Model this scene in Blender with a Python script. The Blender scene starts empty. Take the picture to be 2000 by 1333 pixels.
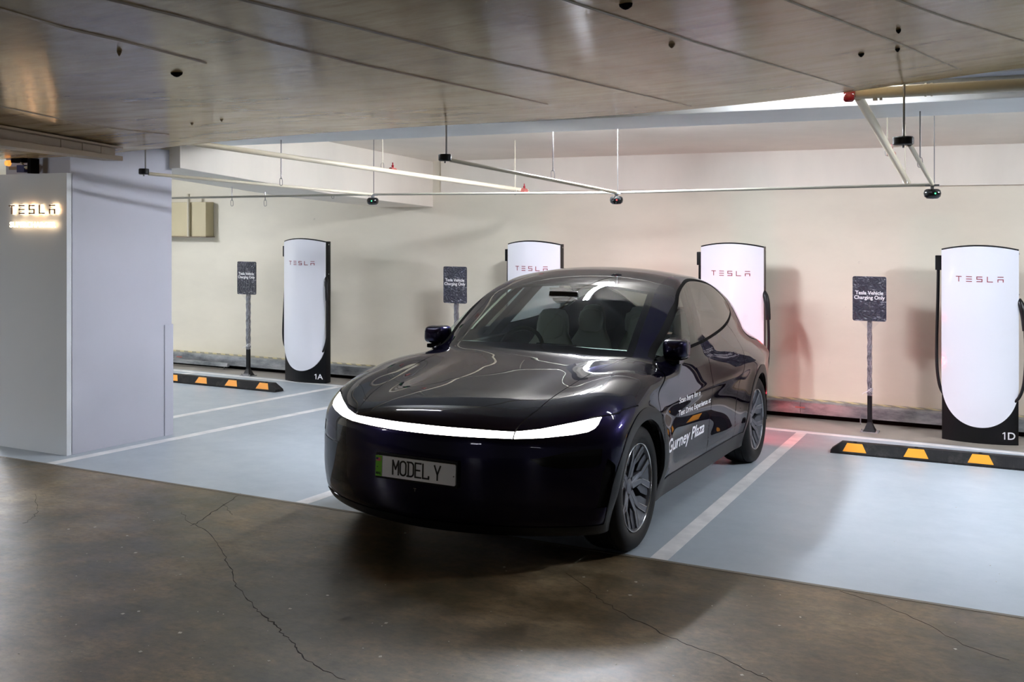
import bpy, math, random
import numpy as np
from mathutils import Vector, Matrix

random.seed(4)
C = bpy.context.scene
COL = C.collection
# ------------------------------------------------------------------ camera, world, exposure
F_PX, YAW, HZ, CAMZ = 1944.0, .459, 430.0, 2.089
cam = bpy.data.objects.new('camera', bpy.data.cameras.new('camera')); COL.objects.link(cam)
cam.location = (0, 0, CAMZ); cam.rotation_euler = (math.pi / 2, 0, YAW)
cam.data.sensor_width = 36; cam.data.lens = F_PX / 2000 * 36
cam.data.shift_y = -(666.5 - HZ) / 2000
cam.data.clip_start = .05; cam.data.clip_end = 100
C.camera = cam
W = bpy.data.worlds.new('world'); C.world = W; W.use_nodes = True
W.node_tree.nodes['Background'].inputs[0].default_value = (.62, .60, .60, 1)
W.node_tree.nodes['Background'].inputs[1].default_value = .03
C.view_settings.view_transform = 'Standard'; C.view_settings.look = 'None'
C.view_settings.exposure = 1.86; C.view_settings.gamma = 1; C.view_settings.use_curve_mapping = False

SL = .0435
def fz(Y): return SL * (10.2 - Y)                                    # the floor falls gently towards the wall
cC, cS = math.cos(YAW), math.sin(YAW)
def at(u, v, Y):
    """photo pixel on the vertical plane Y -> point in the garage"""
    l = (u - 1000) / F_PX; z = -(v - HZ) / F_PX
    d = (cC * l - cS, cS * l + cC, z); t = Y / d[1]
    return Vector((d[0] * t, Y, CAMZ + z * t))

# ------------------------------------------------------------------ materials
def mat(name, color, rough=.5, metal=0, coat=0, coat_rough=.03, emit=None, estr=0, spec=None):
    m = bpy.data.materials.new(name); m.use_nodes = True
    b = m.node_tree.nodes['Principled BSDF']
    b.inputs['Base Color'].default_value = (*color, 1); b.inputs['Roughness'].default_value = rough
    b.inputs['Metallic'].default_value = metal; b.inputs['Coat Weight'].default_value = coat; b.inputs['Coat Roughness'].default_value = coat_rough
    if spec is not None: b.inputs['Specular IOR Level'].default_value = spec
    if emit: b.inputs['Emission Color'].default_value = (*emit, 1); b.inputs['Emission Strength'].default_value = estr
    return m
def nn(m, t, **k):
    n = m.node_tree.nodes.new(t)
    for a, b in k.items():
        if a in n.inputs: n.inputs[a].default_value = b
        else: setattr(n, a, b)
    return n
def lk(m, a, b): m.node_tree.links.new(a, b)
def coords(m, scale=(1, 1, 1)):
    tc = nn(m, 'ShaderNodeTexCoord'); mp = nn(m, 'ShaderNodeMapping'); mp.inputs['Scale'].default_value = scale
    lk(m, tc.outputs['Object'], mp.inputs['Vector']); return mp.outputs['Vector']
def noise(m, vec, scale, detail=4, rough=.55):
    n = nn(m, 'ShaderNodeTexNoise', Scale=scale, Detail=detail, Roughness=rough); lk(m, vec, n.inputs['Vector']); return n.outputs['Fac']
def ramp(m, fac, stops):
    r = nn(m, 'ShaderNodeValToRGB'); e = r.color_ramp.elements
    while len(e) < len(stops): e.new(.5)
    for el, (p, c) in zip(e, stops): el.position = p; el.color = (*c, 1) if len(c) == 3 else c
    lk(m, fac, r.inputs['Fac']); return r.outputs['Color']
def mixc(m, fac, a, b, mode='MIX'):
    n = nn(m, 'ShaderNodeMix', data_type='RGBA', blend_type=mode)
    for s, v in ((0, fac), (6, a), (7, b)):
        if hasattr(v, 'links') or isinstance(v, bpy.types.NodeSocket): lk(m, v, n.inputs[s])
        else: n.inputs[s].default_value = v if s == 0 else (*v, 1)
    return n.outputs[2]
def bump(m, fac, strength, dist=.01):
    b = nn(m, 'ShaderNodeBump'); b.inputs['Strength'].default_value = strength; b.inputs['Distance'].default_value = dist
    lk(m, fac, b.inputs['Height']); lk(m, b.outputs['Normal'], m.node_tree.nodes['Principled BSDF'].inputs['Normal'])
def P(m): return m.node_tree.nodes['Principled BSDF']

def grey(v): return (v, v, v)
M = {}
M['paint'] = mat('deep_purple_metallic_paint', (.0095, .008, .026), .36, .92, 1.0, .008)
M['paint'].node_tree.nodes['Principled BSDF'].inputs['Coat IOR'].default_value = 1.31
M['paint'].node_tree.nodes['Principled BSDF'].inputs['Specular Tint'].default_value = (.10, .085, .27, 1)
M['window_trim'] = mat('black_window_surround', (.003, .003, .003), .7, spec=.03)
M['gloss_black'] = mat('gloss_black_trim', (.004, .004, .005), .08, spec=.28)
M['satin_black'] = mat('satin_dark_cladding', (.004, .004, .0055), .42, spec=.3)
M['void'] = mat('matt_black_inside', (.004, .004, .004), .9, spec=.1)
M['rubber'] = mat('tyre_rubber', (.005, .005, .0055), .6, spec=.25)
M['rim'] = mat('dark_grey_alloy', (.13, .135, .155), .32, .6)
M['rim_dark'] = mat('shadow_grey_alloy', (.085, .09, .105), .38, .4)
M['rim_edge'] = mat('machined_alloy_edge', (.62, .63, .66), .22, 1)
M['disc'] = mat('brake_disc_steel', (.18, .18, .18), .4, 1)
M['lamp'] = mat('lit_light_bar', (1, 1, 1), .3, emit=(1, .96, .90), estr=5)
M['lamp_glow'] = mat('lit_headlamp', (1, 1, 1), .3, emit=(1, .96, .90), estr=5)
M['tail'] = mat('lit_tail_lamp', (.6, .01, .02), .2, emit=(1, .03, .05), estr=2)
M['tail_low'] = mat('lit_low_rear_lamp', (.6, .01, .02), .2, emit=(1, .02, .04), estr=42)
M['plate'] = mat('number_plate_white', (.80, .84, .90), .35)
M['ink'] = mat('plate_black_ink', (.01, .01, .012), .4)
M['green'] = mat('plate_green', (.16, .52, .03), .4)
M['flag_red'] = mat('flag_red', (.55, .12, .14), .5)
M['flag_blue'] = mat('flag_blue', (.02, .025, .10), .5)
M['decal'] = mat('white_decal', (.85, .85, .88), .35)
M['seat'] = mat('pale_grey_upholstery', (.34, .34, .32), .6)
M['cabin'] = mat('dark_cabin_trim', (.016, .016, .017), .7, spec=.2)
M['dash_strip'] = mat('pale_dash_strip', (.42, .45, .44), .45)
def glass_mat(name, tint, refl=1.0):
    m = bpy.data.materials.new(name); m.use_nodes = True; nt = m.node_tree; nt.nodes.clear()
    o = nn(m, 'ShaderNodeOutputMaterial'); t = nn(m, 'ShaderNodeBsdfTransparent'); t.inputs[0].default_value = (*tint, 1)
    g = nn(m, 'ShaderNodeBsdfGlossy'); g.inputs['Roughness'].default_value = .01; g.inputs[0].default_value = (refl, refl, refl, 1)
    f = nn(m, 'ShaderNodeFresnel', IOR=1.42); x = nn(m, 'ShaderNodeMixShader')
    ge = nn(m, 'ShaderNodeNewGeometry'); mr = nn(m, 'ShaderNodeMapRange'); mr.inputs['To Min'].default_value = 1.42; mr.inputs['To Max'].default_value = 1 / 1.42
    lk(m, ge.outputs['Backfacing'], mr.inputs['Value']); lk(m, mr.outputs[0], f.inputs['IOR'])
    lk(m, f.outputs[0], x.inputs[0]); lk(m, t.outputs[0], x.inputs[1]); lk(m, g.outputs[0], x.inputs[2]); lk(m, x.outputs[0], o.inputs[0])
    return m
M['glass'] = glass_mat('green_tinted_glass', (.74, .86, .79))
M['dark_glass'] = mat('dark_roof_glass', (.006, .006, .007), .02, spec=.45)
M['tint_glass'] = glass_mat('smoked_rear_glass', (.22, .24, .23))
M['pipe'] = mat('cream_painted_pipe', (.55, .50, .38), .45)
M['pipe_grey'] = mat('pale_grey_conduit', (.44, .43, .36), .5)
M['rod'] = mat('galvanised_rod', (.25, .25, .25), .4, .8)
M['black_plastic'] = mat('black_plastic', (.005, .005, .006), .38, spec=.3)
M['sensor'] = mat('gloss_black_sensor', (.008, .009, .010), .12)
M['led_green'] = mat('green_status_led', (.0, .3, .05), .4, emit=(.05, 1, .2), estr=1.6)
M['led_red'] = mat('red_status_led', (.3, .0, .0), .4, emit=(1, .05, .05), estr=1.2)
M['red'] = mat('red_enamel', (.28, .012, .02), .25)
M['red_tape'] = mat('red_tape', (.45, .13, .11), .5)
M['white_panel'] = mat('gloss_white_charger_panel', (.78, .80, .86), .10, 0, .6)
M['charger_black'] = mat('satin_black_charger', (.003, .003, .004), .34, spec=.2)
M['logo_red'] = mat('dark_red_lettering', (.22, .008, .02), .4)
M['label_white'] = mat('white_lettering', (.80, .80, .82), .5)
M['orange'] = mat('orange_reflector', (.95, .36, .02), .45)
M['sleeve'] = mat('yellow_plastic', (.65, .42, .05), .5)
M['line'] = mat('white_floor_paint', (.66, .67, .68), .42)
m = M['line']; v = coords(m); n = noise(m, v, 6, 6)
lk(m, ramp(m, n, [(.3, (.62, .63, .64)), (.6, (.82, .82, .82))]), P(m).inputs['Base Color'])
M['rubber_stop'] = m = mat('worn_black_rubber', (.014, .014, .016), .6, spec=.2)
v = coords(m, (1, 1, 1)); n = noise(m, v, 9, 8, .7)
lk(m, ramp(m, n, [(.50, (.007, .007, .008)), (.80, (.05, .047, .043))]), P(m).inputs['Base Color'])
w = nn(m, 'ShaderNodeTexWave', Scale=60.0); w.bands_direction = 'X'; lk(m, v, w.inputs['Vector']); bump(m, w.outputs['Fac'], .4, .004)
M['galv'] = m = mat('galvanised_steel', (.30, .32, .33), .42, .75)
v = coords(m, (1, 1, 3)); n = noise(m, v, 3.5, 7, .65)
lk(m, ramp(m, n, [(.35, (.20, .22, .24)), (.65, (.50, .52, .54))]), P(m).inputs['Base Color'])
M['hazard'] = m = mat('hazard_tape', (.6, .4, .05), .5)
v = coords(m, (1, 1, 1)); w = nn(m, 'ShaderNodeTexWave', Scale=4.0); w.bands_direction = 'DIAGONAL'; lk(m, v, w.inputs['Vector'])
lk(m, ramp(m, w.outputs['Fac'], [(.45, (.30, .28, .22)), (.55, (.62, .55, .30))]), P(m).inputs['Base Color'])
# wrapped sign face: dark navy under crinkled cling film
M['film'] = m = mat('navy_sign_under_film', (.008, .010, .026), .3, 0, .55, .04)
v = coords(m, (1, 1, 2.2)); n = noise(m, v, 16, 8, .7)
w = nn(m, 'ShaderNodeTexWave', Scale=7.0, Distortion=14.0, Detail=5.0); lk(m, v, w.inputs['Vector'])
mm = nn(m, 'ShaderNodeMath', operation='ADD'); lk(m, n, mm.inputs[0]); lk(m, w.outputs['Fac'], mm.inputs[1]); bump(m, mm.outputs[0], .8, .012)
b2 = [q for q in m.node_tree.nodes if q.type == 'BUMP'][0]; lk(m, b2.outputs['Normal'], P(m).inputs['Coat Normal'])
lk(m, ramp(m, noise(m, coords(m, (1.6, 1, 6)), 7, 9, .75), [(.565, (.006, .008, .026)), (.68, (.46, .47, .54))]), P(m).inputs['Base Color'])  # glossy glints on the film, put into the colour as pale streaks
M['film_post'] = m = mat('post_under_film', (.10, .10, .12), .25, .3, 1, .1)
v = coords(m, (6, 6, 1)); n = noise(m, v, 22, 6, .7); bump(m, n, .9, .01)
lk(m, ramp(m, n, [(.4, (.05, .05, .06)), (.65, (.42, .43, .47))]), P(m).inputs['Base Color'])
M['cling'] = glass_mat('loose_cling_film', (.9, .9, .92))

def plaster(name, base, amt=.12, rough=.55, streak=(1, 1, .3), bumpy=.15):
    m = mat(name, base, rough); v = coords(m, streak)
    n1 = noise(m, v, .8, 6, .6); n2 = noise(m, coords(m), 7, 8, .7)
    lo = tuple(c * (1 - amt * 1.6) for c in base); hi = tuple(min(1, c * (1 + amt * .6)) for c in base)
    c1 = ramp(m, n1, [(.32, lo), (.62, hi)])
    sp = ramp(m, n2, [(.22, grey(.25)), (.30, grey(1.0))])
    lk(m, mixc(m, .8, c1, sp, 'MULTIPLY'), P(m).inputs['Base Color']); bump(m, n2, bumpy, .004)
    return m
M['wall'] = plaster('cream_painted_wall', (.73, .685, .565), .07, .55, (.5, 1, 1.2))
M['recess'] = plaster('pale_pink_ceiling_paint', (.80, .755, .665), .06)
M['beam'] = plaster('pale_grey_beam_paint', (.74, .78, .79), .05)
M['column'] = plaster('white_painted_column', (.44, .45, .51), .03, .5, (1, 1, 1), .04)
M['clad'] = mat('white_cladding_board', (.66, .70, .72), .38)
M['raw'] = plaster('brown_stained_concrete', (.24, .18, .12), .2, .5)
M['duct'] = plaster('cream_duct_paint', (.55, .48, .30), .08)
# glossy, dirty, cream-brown underside of the slab
M['slab'] = m = mat('glossy_stained_slab_paint', (.30, .24, .17), .12, spec=.12)
v = coords(m, (1, .45, 1)); n1 = noise(m, v, .9, 7, .62); n2 = noise(m, coords(m, (.45, 1.5, 1)), 3.2, 10, .72); n3 = noise(m, coords(m), 55, 3, .5)
c1 = ramp(m, n1, [(.32, (.30, .19, .085)), (.48, (.60, .47, .26)), (.68, (.74, .62, .385))])
c2 = ramp(m, n2, [(.34, (.40, .30, .20)), (.46, (.80, .74, .64)), (.56, grey(1.0))])
n5 = noise(m, coords(m, (1.3, .06, 1)), 1.0, 1, .4); pan = ramp(m, n5, [(.40, (.74, .70, .66)), (.47, grey(1.0)), (.56, (1.0, .98, .95)), (.60, (.84, .78, .74))])
lk(m, mixc(m, 1.0, mixc(m, .85, c1, c2, 'MULTIPLY'), pan, 'MULTIPLY'), P(m).inputs['Base Color'])
mm = nn(m, 'ShaderNodeMath', operation='MULTIPLY_ADD'); mm.inputs[1].default_value = .35; lk(m, n3, mm.inputs[0]); lk(m, n2, mm.inputs[2]); bump(m, mm.outputs[0], .22, .006)
# a thin lacquer: only part of the light that grazes it is mirrored
o_ = [q for q in m.node_tree.nodes if q.type == 'OUTPUT_MATERIAL'][0]; P(m).inputs['Specular IOR Level'].default_value = 0
P(m).inputs['Roughness'].default_value = .9
g = nn(m, 'ShaderNodeBsdfGlossy'); g.inputs['Roughness'].default_value = .10; bn = [q for q in m.node_tree.nodes if q.type == 'BUMP'][0]
lk(m, bn.outputs['Normal'], g.inputs['Normal']); f = nn(m, 'ShaderNodeFresnel', IOR=1.45); k_ = nn(m, 'ShaderNodeMath', operation='MULTIPLY'); k_.inputs[1].default_value = .68
lk(m, f.outputs[0], k_.inputs[0]); x_ = nn(m, 'ShaderNodeMixShader'); lk(m, k_.outputs[0], x_.inputs[0]); lk(m, P(m).outputs[0], x_.inputs[1]); lk(m, g.outputs[0], x_.inputs[2]); lk(m, x_.outputs[0], o_.inputs[0])
M['seam'] = mat('dirty_panel_seam', (.26, .18, .09), .35)
# floor: stained concrete lane, blue bays, bare strip by the wall
M['floor'] = m = mat('garage_floor', (.2, .17, .13), .35)
v = coords(m); sx = nn(m, 'ShaderNodeSeparateXYZ'); lk(m, v, sx.inputs[0])
n1 = noise(m, v, .75, 9, .66); n2 = noise(m, v, 5, 9, .7); n3 = noise(m, coords(m, (1, 2.2, 1)), 2.2, 6, .6); n4 = noise(m, v, 90, 2, .5)
conc = ramp(m, n1, [(.34, (.028, .026, .015)), (.46, (.080, .066, .038)), (.56, (.155, .112, .064)), (.70, (.30, .24, .155))])
conc = mixc(m, .75, conc, ramp(m, n2, [(.30, (.45, .43, .38)), (.55, grey(1.0)), (.78, (1.5, 1.45, 1.3))]), 'MULTIPLY')
n6 = noise(m, coords(m, (1, 1.5, 1)), 22, 8, .75)
conc = mixc(m, .85, conc, ramp(m, n6, [(.34, (.55, .54, .50)), (.50, grey(1.0)), (.68, (1.45, 1.4, 1.3))]), 'MULTIPLY')
conc = mixc(m, .6, conc, ramp(m, n3, [(.35, (.62, .64, .60)), (.65, (1.25, 1.2, 1.15))]), 'MULTIPLY')
blue = ramp(m, n1, [(.3, (.345, .405, .455)), (.6, (.40, .46, .51)), (.75, (.44, .48, .50))])
blue = mixc(m, .5, blue, ramp(m, n2, [(.25, (.55, .52, .45)), (.36, grey(1.0))]), 'MULTIPLY')
bare = ramp(m, n2, [(.3, (.24, .22, .185)), (.7, (.40, .37, .32))])
def edge(y0, jitter, slope=0.0):
    a = nn(m, 'ShaderNodeMath', operation='MULTIPLY_ADD'); a.inputs[1].default_value = jitter; lk(m, n2, a.inputs[0]); lk(m, sx.outputs['Y'], a.inputs[2])
    c = nn(m, 'ShaderNodeMath', operation='MULTIPLY_ADD'); c.inputs[1].default_value = slope; lk(m, sx.outputs['X'], c.inputs[0]); lk(m, a.outputs[0], c.inputs[2])
    g = nn(m, 'ShaderNodeMath', operation='GREATER_THAN'); g.inputs[1].default_value = y0 + jitter * .5; lk(m, c.outputs[0], g.inputs[0]); return g.outputs[0]
e1 = edge(5.285, .02); e2 = edge(10.02, .01, .045)
col = mixc(m, e2, mixc(m, e1, conc, blue), bare); lk(m, col, P(m).inputs['Base Color'])
rr = ramp(m, n2, [(.3, grey(.30)), (.7, grey(.48))]); lk(m, rr, P(m).inputs['Roughness'])
mm = nn(m, 'ShaderNodeMath', operation='MULTIPLY_ADD'); mm.inputs[1].default_value = .15; lk(m, n4, mm.inputs[0]); lk(m, n2, mm.inputs[2]); bump(m, mm.outputs[0], .2, .006)
M['lip'] = mat('pale_floor_edging', (.15, .13, .10), .6)
M['crack'] = mat('floor_crack', (.012, .010, .008), .9)
M['chip'] = mat('pale_paint_chip', (.55, .52, .45), .6)
M['letter_dark'] = mat('bronze_letter_face', (.22, .15, .10), .4)
M['letter_glow'] = mat('warm_letter_backlight', (1, .8, .6), .4, emit=(1, .72, .44), estr=1.3)
M['tube'] = mat('fluorescent_tube', (1, 1, 1), .4, emit=(.88, .91, 1.0), estr=250)
M['tube_dim'] = mat('dim_fluorescent_tube', (1, 1, 1), .4, emit=(.88, .91, 1.0), estr=28)
M['tube_lane'] = mat('lane_fluorescent_tube', (1, 1, 1), .4, emit=(.88, .91, 1.0), estr=110)
M['fitting'] = mat('white_lamp_body', (.7, .7, .7), .4)
M['brass'] = mat('brown_painted_tray', (.26, .19, .125), .5)
M['warm'] = mat('warm_lit_lamp', (1, .5, .2), .4, emit=(1, .35, .06), estr=.35)

# ------------------------------------------------------------------ mesh helpers
class MB:
    """collects geometry and links it as one mesh object"""
    def __init__(s): s.v = []; s.f = []
    def add(s, vs, fs):
        o = len(s.v); s.v += [tuple(p) for p in vs]; s.f += [tuple(i + o for i in f) for f in fs]; return s
    def box(s, x0, x1, y0, y1, z0, z1, R=None):
        vs = [Vector(p) for p in ((x0,y0,z0),(x1,y0,z0),(x1,y1,z0),(x0,y1,z0),(x0,y0,z1),(x1,y0,z1),(x1,y1,z1),(x0,y1,z1))]
        if R is not None: vs = [R @ p for p in vs]
        return s.add(vs, [(0,3,2,1),(4,5,6,7),(0,1,5,4),(1,2,6,5),(2,3,7,6),(3,0,4,7)])
    def prism(s, pts, axis, a, b):
        """closed 2-D outline swept along an axis ('x','y','z') from a to b"""
        n = len(pts)
        def q(p, t): return {'x': (t, p[0], p[1]), 'y': (p[0], t, p[1]), 'z': (p[0], p[1], t)}[axis]
        return s.add([q(p, a) for p in pts] + [q(p, b) for p in pts], [tuple(range(n)), tuple(range(2*n-1, n-1, -1))] + [(i, n+i, n+(i+1) % n, (i+1) % n) for i in range(n)])
    def tube(s, path, r, n=12, cap=True):
        path = [Vector(p) for p in path]; rr = r if isinstance(r, (list, tuple)) else [r] * len(path); rings = []
        up = None
        for i, p in enumerate(path):
            t = (path[min(i+1, len(path)-1)] - path[max(i-1, 0)]).normalized()
            if up is None: up = Vector((0, 0, 1)) if abs(t.z) < .9 else Vector((1, 0, 0))
            a = t.cross(up).normalized(); b = a.cross(t).normalized(); up = b
            rings.append([p + (a * math.cos(2*math.pi*k/n) + b * math.sin(2*math.pi*k/n)) * rr[i] for k in range(n)])
        return s.rings(rings, cap)
    def rings(s, rings, cap=True, closed=False):
        n = len(rings[0]); o = len(s.v)
        for r in rings: s.v += [tuple(p) for p in r]
        m = len(rings)
        for i in range(m if closed else m - 1):
            for k in range(n):
                a = o + i*n + k; b = o + i*n + (k+1) % n; c = o + ((i+1) % m)*n + (k+1) % n; d = o + ((i+1) % m)*n + k
                s.f.append((a, b, c, d))
        if cap and not closed: s.f.append(tuple(o + k for k in range(n))[::-1]); s.f.append(tuple(o + (m-1)*n + k for k in range(n)))
        return s
    def lathe(s, prof, axis='x', c=(0, 0, 0), n=48):
        """profile of (along, radius)"""
        rg = []
        for a, r in prof:
            ring = []
            for k in range(n):
                t = 2*math.pi*k/n; u, w = r*math.cos(t), r*math.sin(t)
                ring.append({'x': (c[0]+a, c[1]+u, c[2]+w), 'y': (c[0]+u, c[1]+a, c[2]+w), 'z': (c[0]+u, c[1]+w, c[2]+a)}[axis])
            rg.append(ring)
        return s.rings(rg, cap=False)
    def build(s, name, m, parent=None, smooth=None, bevel=0):
        me = bpy.data.meshes.new(name); me.from_pydata(s.v, [], s.f); me.validate(); me.update()
        o = bpy.data.objects.new(name, me); COL.objects.link(o)
        for q in (m if isinstance(m, (list, tuple)) else [m]): me.materials.append(q)
        import bmesh
        bm = bmesh.new(); bm.from_mesh(me); bmesh.ops.remove_doubles(bm, verts=bm.verts, dist=1e-6); bmesh.ops.recalc_face_normals(bm, faces=bm.faces)
        if bevel: bmesh.ops.bevel(bm, geom=[e for e in bm.edges if e.is_manifold and e.calc_face_angle(0) > .6], offset=bevel, segments=2, affect='EDGES', profile=.6)
        bm.to_mesh(me); bm.free()
        if smooth is not None:
            me.shade_smooth(); me.set_sharp_from_angle(angle=math.radians(smooth))
        if parent is not None: o.parent = parent
        return o
def tag(o, label=None, cat=None, group=None, kind=None):
    if label: o['label'] = label
    if cat: o['category'] = cat
    if group: o['group'] = group
    if kind: o['kind'] = kind
    return o
def empty(name, loc=(0, 0, 0), rot=(0, 0, 0)):
    o = bpy.data.objects.new(name, None); COL.objects.link(o); o.location = loc; o.rotation_euler = rot; o.empty_display_size = .1; return o
def struct(o): o['kind'] = 'structure'; return o
def copy_tree(o, parent=None):
    c = o.copy(); COL.objects.link(c); c.parent = parent
    for ch in [q for q in bpy.data.objects if q.parent == o]: copy_tree(ch, c)
    return c
def text_mesh(body, size, extrude=.002, sx=1.0, align='LEFT', offset=0, spacing=1.0):
    cu = bpy.data.curves.new('t', 'FONT'); cu.body = body; cu.size = size; cu.extrude = extrude; cu.align_x = align; cu.offset = offset; cu.space_character = spacing; cu.resolution_u = 4
    o = bpy.data.objects.new('t', cu); COL.objects.link(o); bpy.context.view_layer.update()
    me = bpy.data.meshes.new_from_object(o.evaluated_get(bpy.context.evaluated_depsgraph_get()))
    vs = [(v.co.x * sx, v.co.y, v.co.z) for v in me.vertices]; fs = [tuple(p.vertices) for p in me.polygons]
    bpy.data.objects.remove(o); bpy.data.curves.remove(cu); bpy.data.meshes.remove(me)
    return vs, fs
def wordmark(w, h, st):
    """five spaced letters built from bars: boxes (x0,x1,z0,z1), overall width w, height h, stroke st"""
    lw = w * .125
    X = [w * k / 4 * (1 - .125) for k in range(5)]
    x = X[0]; B = [[(x, x+lw, h-st, h), (x+lw/2-st/2, x+lw/2+st/2, 0, h - st*.9)]]
    x = X[1]; B += [[(x, x+lw, z, z+st) for z in (0, h/2-st/2, h-st)]]
    x = X[2]; B += [[(x, x+lw, z, z+st) for z in (0, h/2-st/2, h-st)] + [(x, x+st, h/2, h), (x+lw-st, x+lw, 0, h/2)]]
    x = X[3]; B += [[(x, x+st, 0, h), (x, x+lw, 0, st)]]
    x = X[4]; B += [[(x, x+lw, h-st, h), (x, x+lw, h*.55-st, h*.55), (x, x+st, 0, h*.55), (x+lw-st, x+lw, 0, h*.55)]]
    return B
def sell(cx, cy, hx, hy, z, n=28, e=2.6):
    """superellipse ring in plan"""
    out = []
    for k in range(n):
        t = 2*math.pi*k/n; c, s_ = math.cos(t), math.sin(t)
        out.append((cx + hx*math.copysign(abs(c)**(2/e), c), cy + hy*math.copysign(abs(s_)**(2/e), s_), z))
    return out
# ------------------------------------------------------------------ car body surface
def table(pts, n=1500):
    """monotone cubic through points -> callable"""
    p = np.array(pts, float); xs, ys = p[:, 0], p[:, 1]
    h = np.diff(xs); dl = np.diff(ys) / h
    m = np.zeros(len(xs)); m[0] = dl[0]; m[-1] = dl[-1]
    for i in range(1, len(xs) - 1):
        if dl[i-1] * dl[i] > 0: m[i] = 3 * (h[i-1] + h[i]) / ((2 * h[i] + h[i-1]) / dl[i-1] + (h[i] + 2 * h[i-1]) / dl[i])
    q = np.linspace(xs[0], xs[-1], n); k = np.clip(np.searchsorted(xs, q) - 1, 0, len(h) - 1)
    t = (q - xs[k]) / h[k]
    v = ((2*t**3 - 3*t**2 + 1) * ys[k] + (t**3 - 2*t**2 + t) * h[k] * m[k] + (-2*t**3 + 3*t**2) * ys[k+1] + (t**3 - t**2) * h[k] * m[k+1])
    g = np.exp(-np.linspace(-2, 2, 31)**2); g /= g.sum()          # light smoothing hides the joints
    vp = np.r_[v[0] + (v[1]-v[0]) * np.arange(-15, 0), v, v[-1] + (v[-1]-v[-2]) * np.arange(1, 16)]
    v = np.convolve(vp, g, 'valid')
    return lambda a: np.interp(a, q, v)

ZTOP = table([(-1.1, .60), (-.9, .715), (-.84, .765), (-.76, .81), (-.6, .862), (-.3, .922), (0, .972), (.25, 1.013), (.38, 1.042),
              (.5, 1.105), (.7, 1.235), (.95, 1.372), (1.17, 1.475), (1.4, 1.545), (1.6, 1.582), (1.85, 1.596), (2.1, 1.588),
              (2.4, 1.56), (2.7, 1.51), (3.0, 1.435), (3.3, 1.345), (3.55, 1.25), (3.75, 1.17), (4.2, .98)])
WSH = table([(-1.2, 1), (-.3, 1), (.2, .85), (.6, .75), (1.2, .42), (1.8, .05), (2.4, -.1), (3.2, -.35), (4.2, -.7)])
YFR = table([(0, -.72), (.16, -.78), (.22, -.835), (.28, -.872), (.4, -.888), (.55, -.89), (.66, -.882), (.74, -.868), (.8, -.84), (1.7, -.4)])
YRE = table([(0, 3.55), (.2, 3.72), (.32, 3.86), (.5, 3.905), (.65, 3.905), (.8, 3.87), (.95, 3.83), (1.1, 3.80), (1.3, 3.8), (1.7, 3.8)])
CR2 = table([(-1.2, .05), (0, .05), (.5, .07), (1.2, .13), (1.8, .13), (3, .11), (4.2, .1)])
CR4 = table([(-1.2, .04), (0, .04), (.5, .04), (1.2, .05), (1.8, .10), (4.2, .1)])
WZ = table([(0, .84), (.2, .885), (.3, .915), (.42, .95), (.58, .965), (.72, .968), (.82, .965), (.9, .952), (.97, .934), (1.03, .912),
            (1.1, .892), (1.2, .848), (1.3, .797), (1.4, .743), (1.5, .685), (1.6, .60), (1.8, .45)])
PLAN = table([(-1.3, .09), (-.9, .03), (-.5, .006), (0, .002), (.3, 0), (2.6, .004), (3.0, .022), (3.4, .07), (3.9, .17), (4.3, .26)])
GREEN = table([(-2, 0), (1.2, 0), (1.9, .035), (2.4, .06), (2.9, .10), (3.3, .14), (3.8, .20), (4.3, .28)])

def smax(a, b, k):
    h = np.maximum(k - np.abs(a - b), 0) / k
    return np.maximum(a, b) + h * h * k * .25

def sstep(a, b, v):
    t = np.clip((v - a) / (b - a), 0, 1); return t * t * (3 - 2 * t)

def qstep(a, b, v):
    t = np.clip((v - a) / (b - a), 0, 1); return t**3 * (t * (6*t - 15) + 10)

def arch_r(y, z):
    r1 = np.hypot(y, z - .356); r2 = np.hypot(y - 2.89, z - .356)
    return np.minimum(r1, r2)

def width(y, z):
    w = WZ(z) - PLAN(y) - GREEN(y) * sstep(.85, 1.1, z)
    r = arch_r(y, z)
    w = w + .012 * np.exp(-((r - .44) / .10)**2) * sstep(.95, .75, z)
    w = w - .022 * np.exp(-((y - 1.45) / .62)**2 - ((z - .48) / .14)**2)
    w = w + .010 * np.exp(-((z - .80 - .02 * (y - 1.4)) / .05)**2) * sstep(-.2, .6, y)      # shoulder line
    return w

def body_f(x, y, z):
    x = np.abs(x); s = .43 * x**2 + .06 * x**6
    yp = y - WSH(y) * s
    top = z - ZTOP(yp) + CR2(y) * x**2 + CR4(y) * x**4
    hood = sstep(.5, .2, y)
    top = top - qstep(1.05, -.05, y) * .074 * qstep(.36, .90, x) * qstep(-.86, -.14, y)  # raised fender crests
    f = smax(top * .9, YFR(z) - yp, .045)
    f = smax(f, yp - YRE(z), .05)
    return smax(f, x - width(y, z), .03 + .04 * hood)

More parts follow.
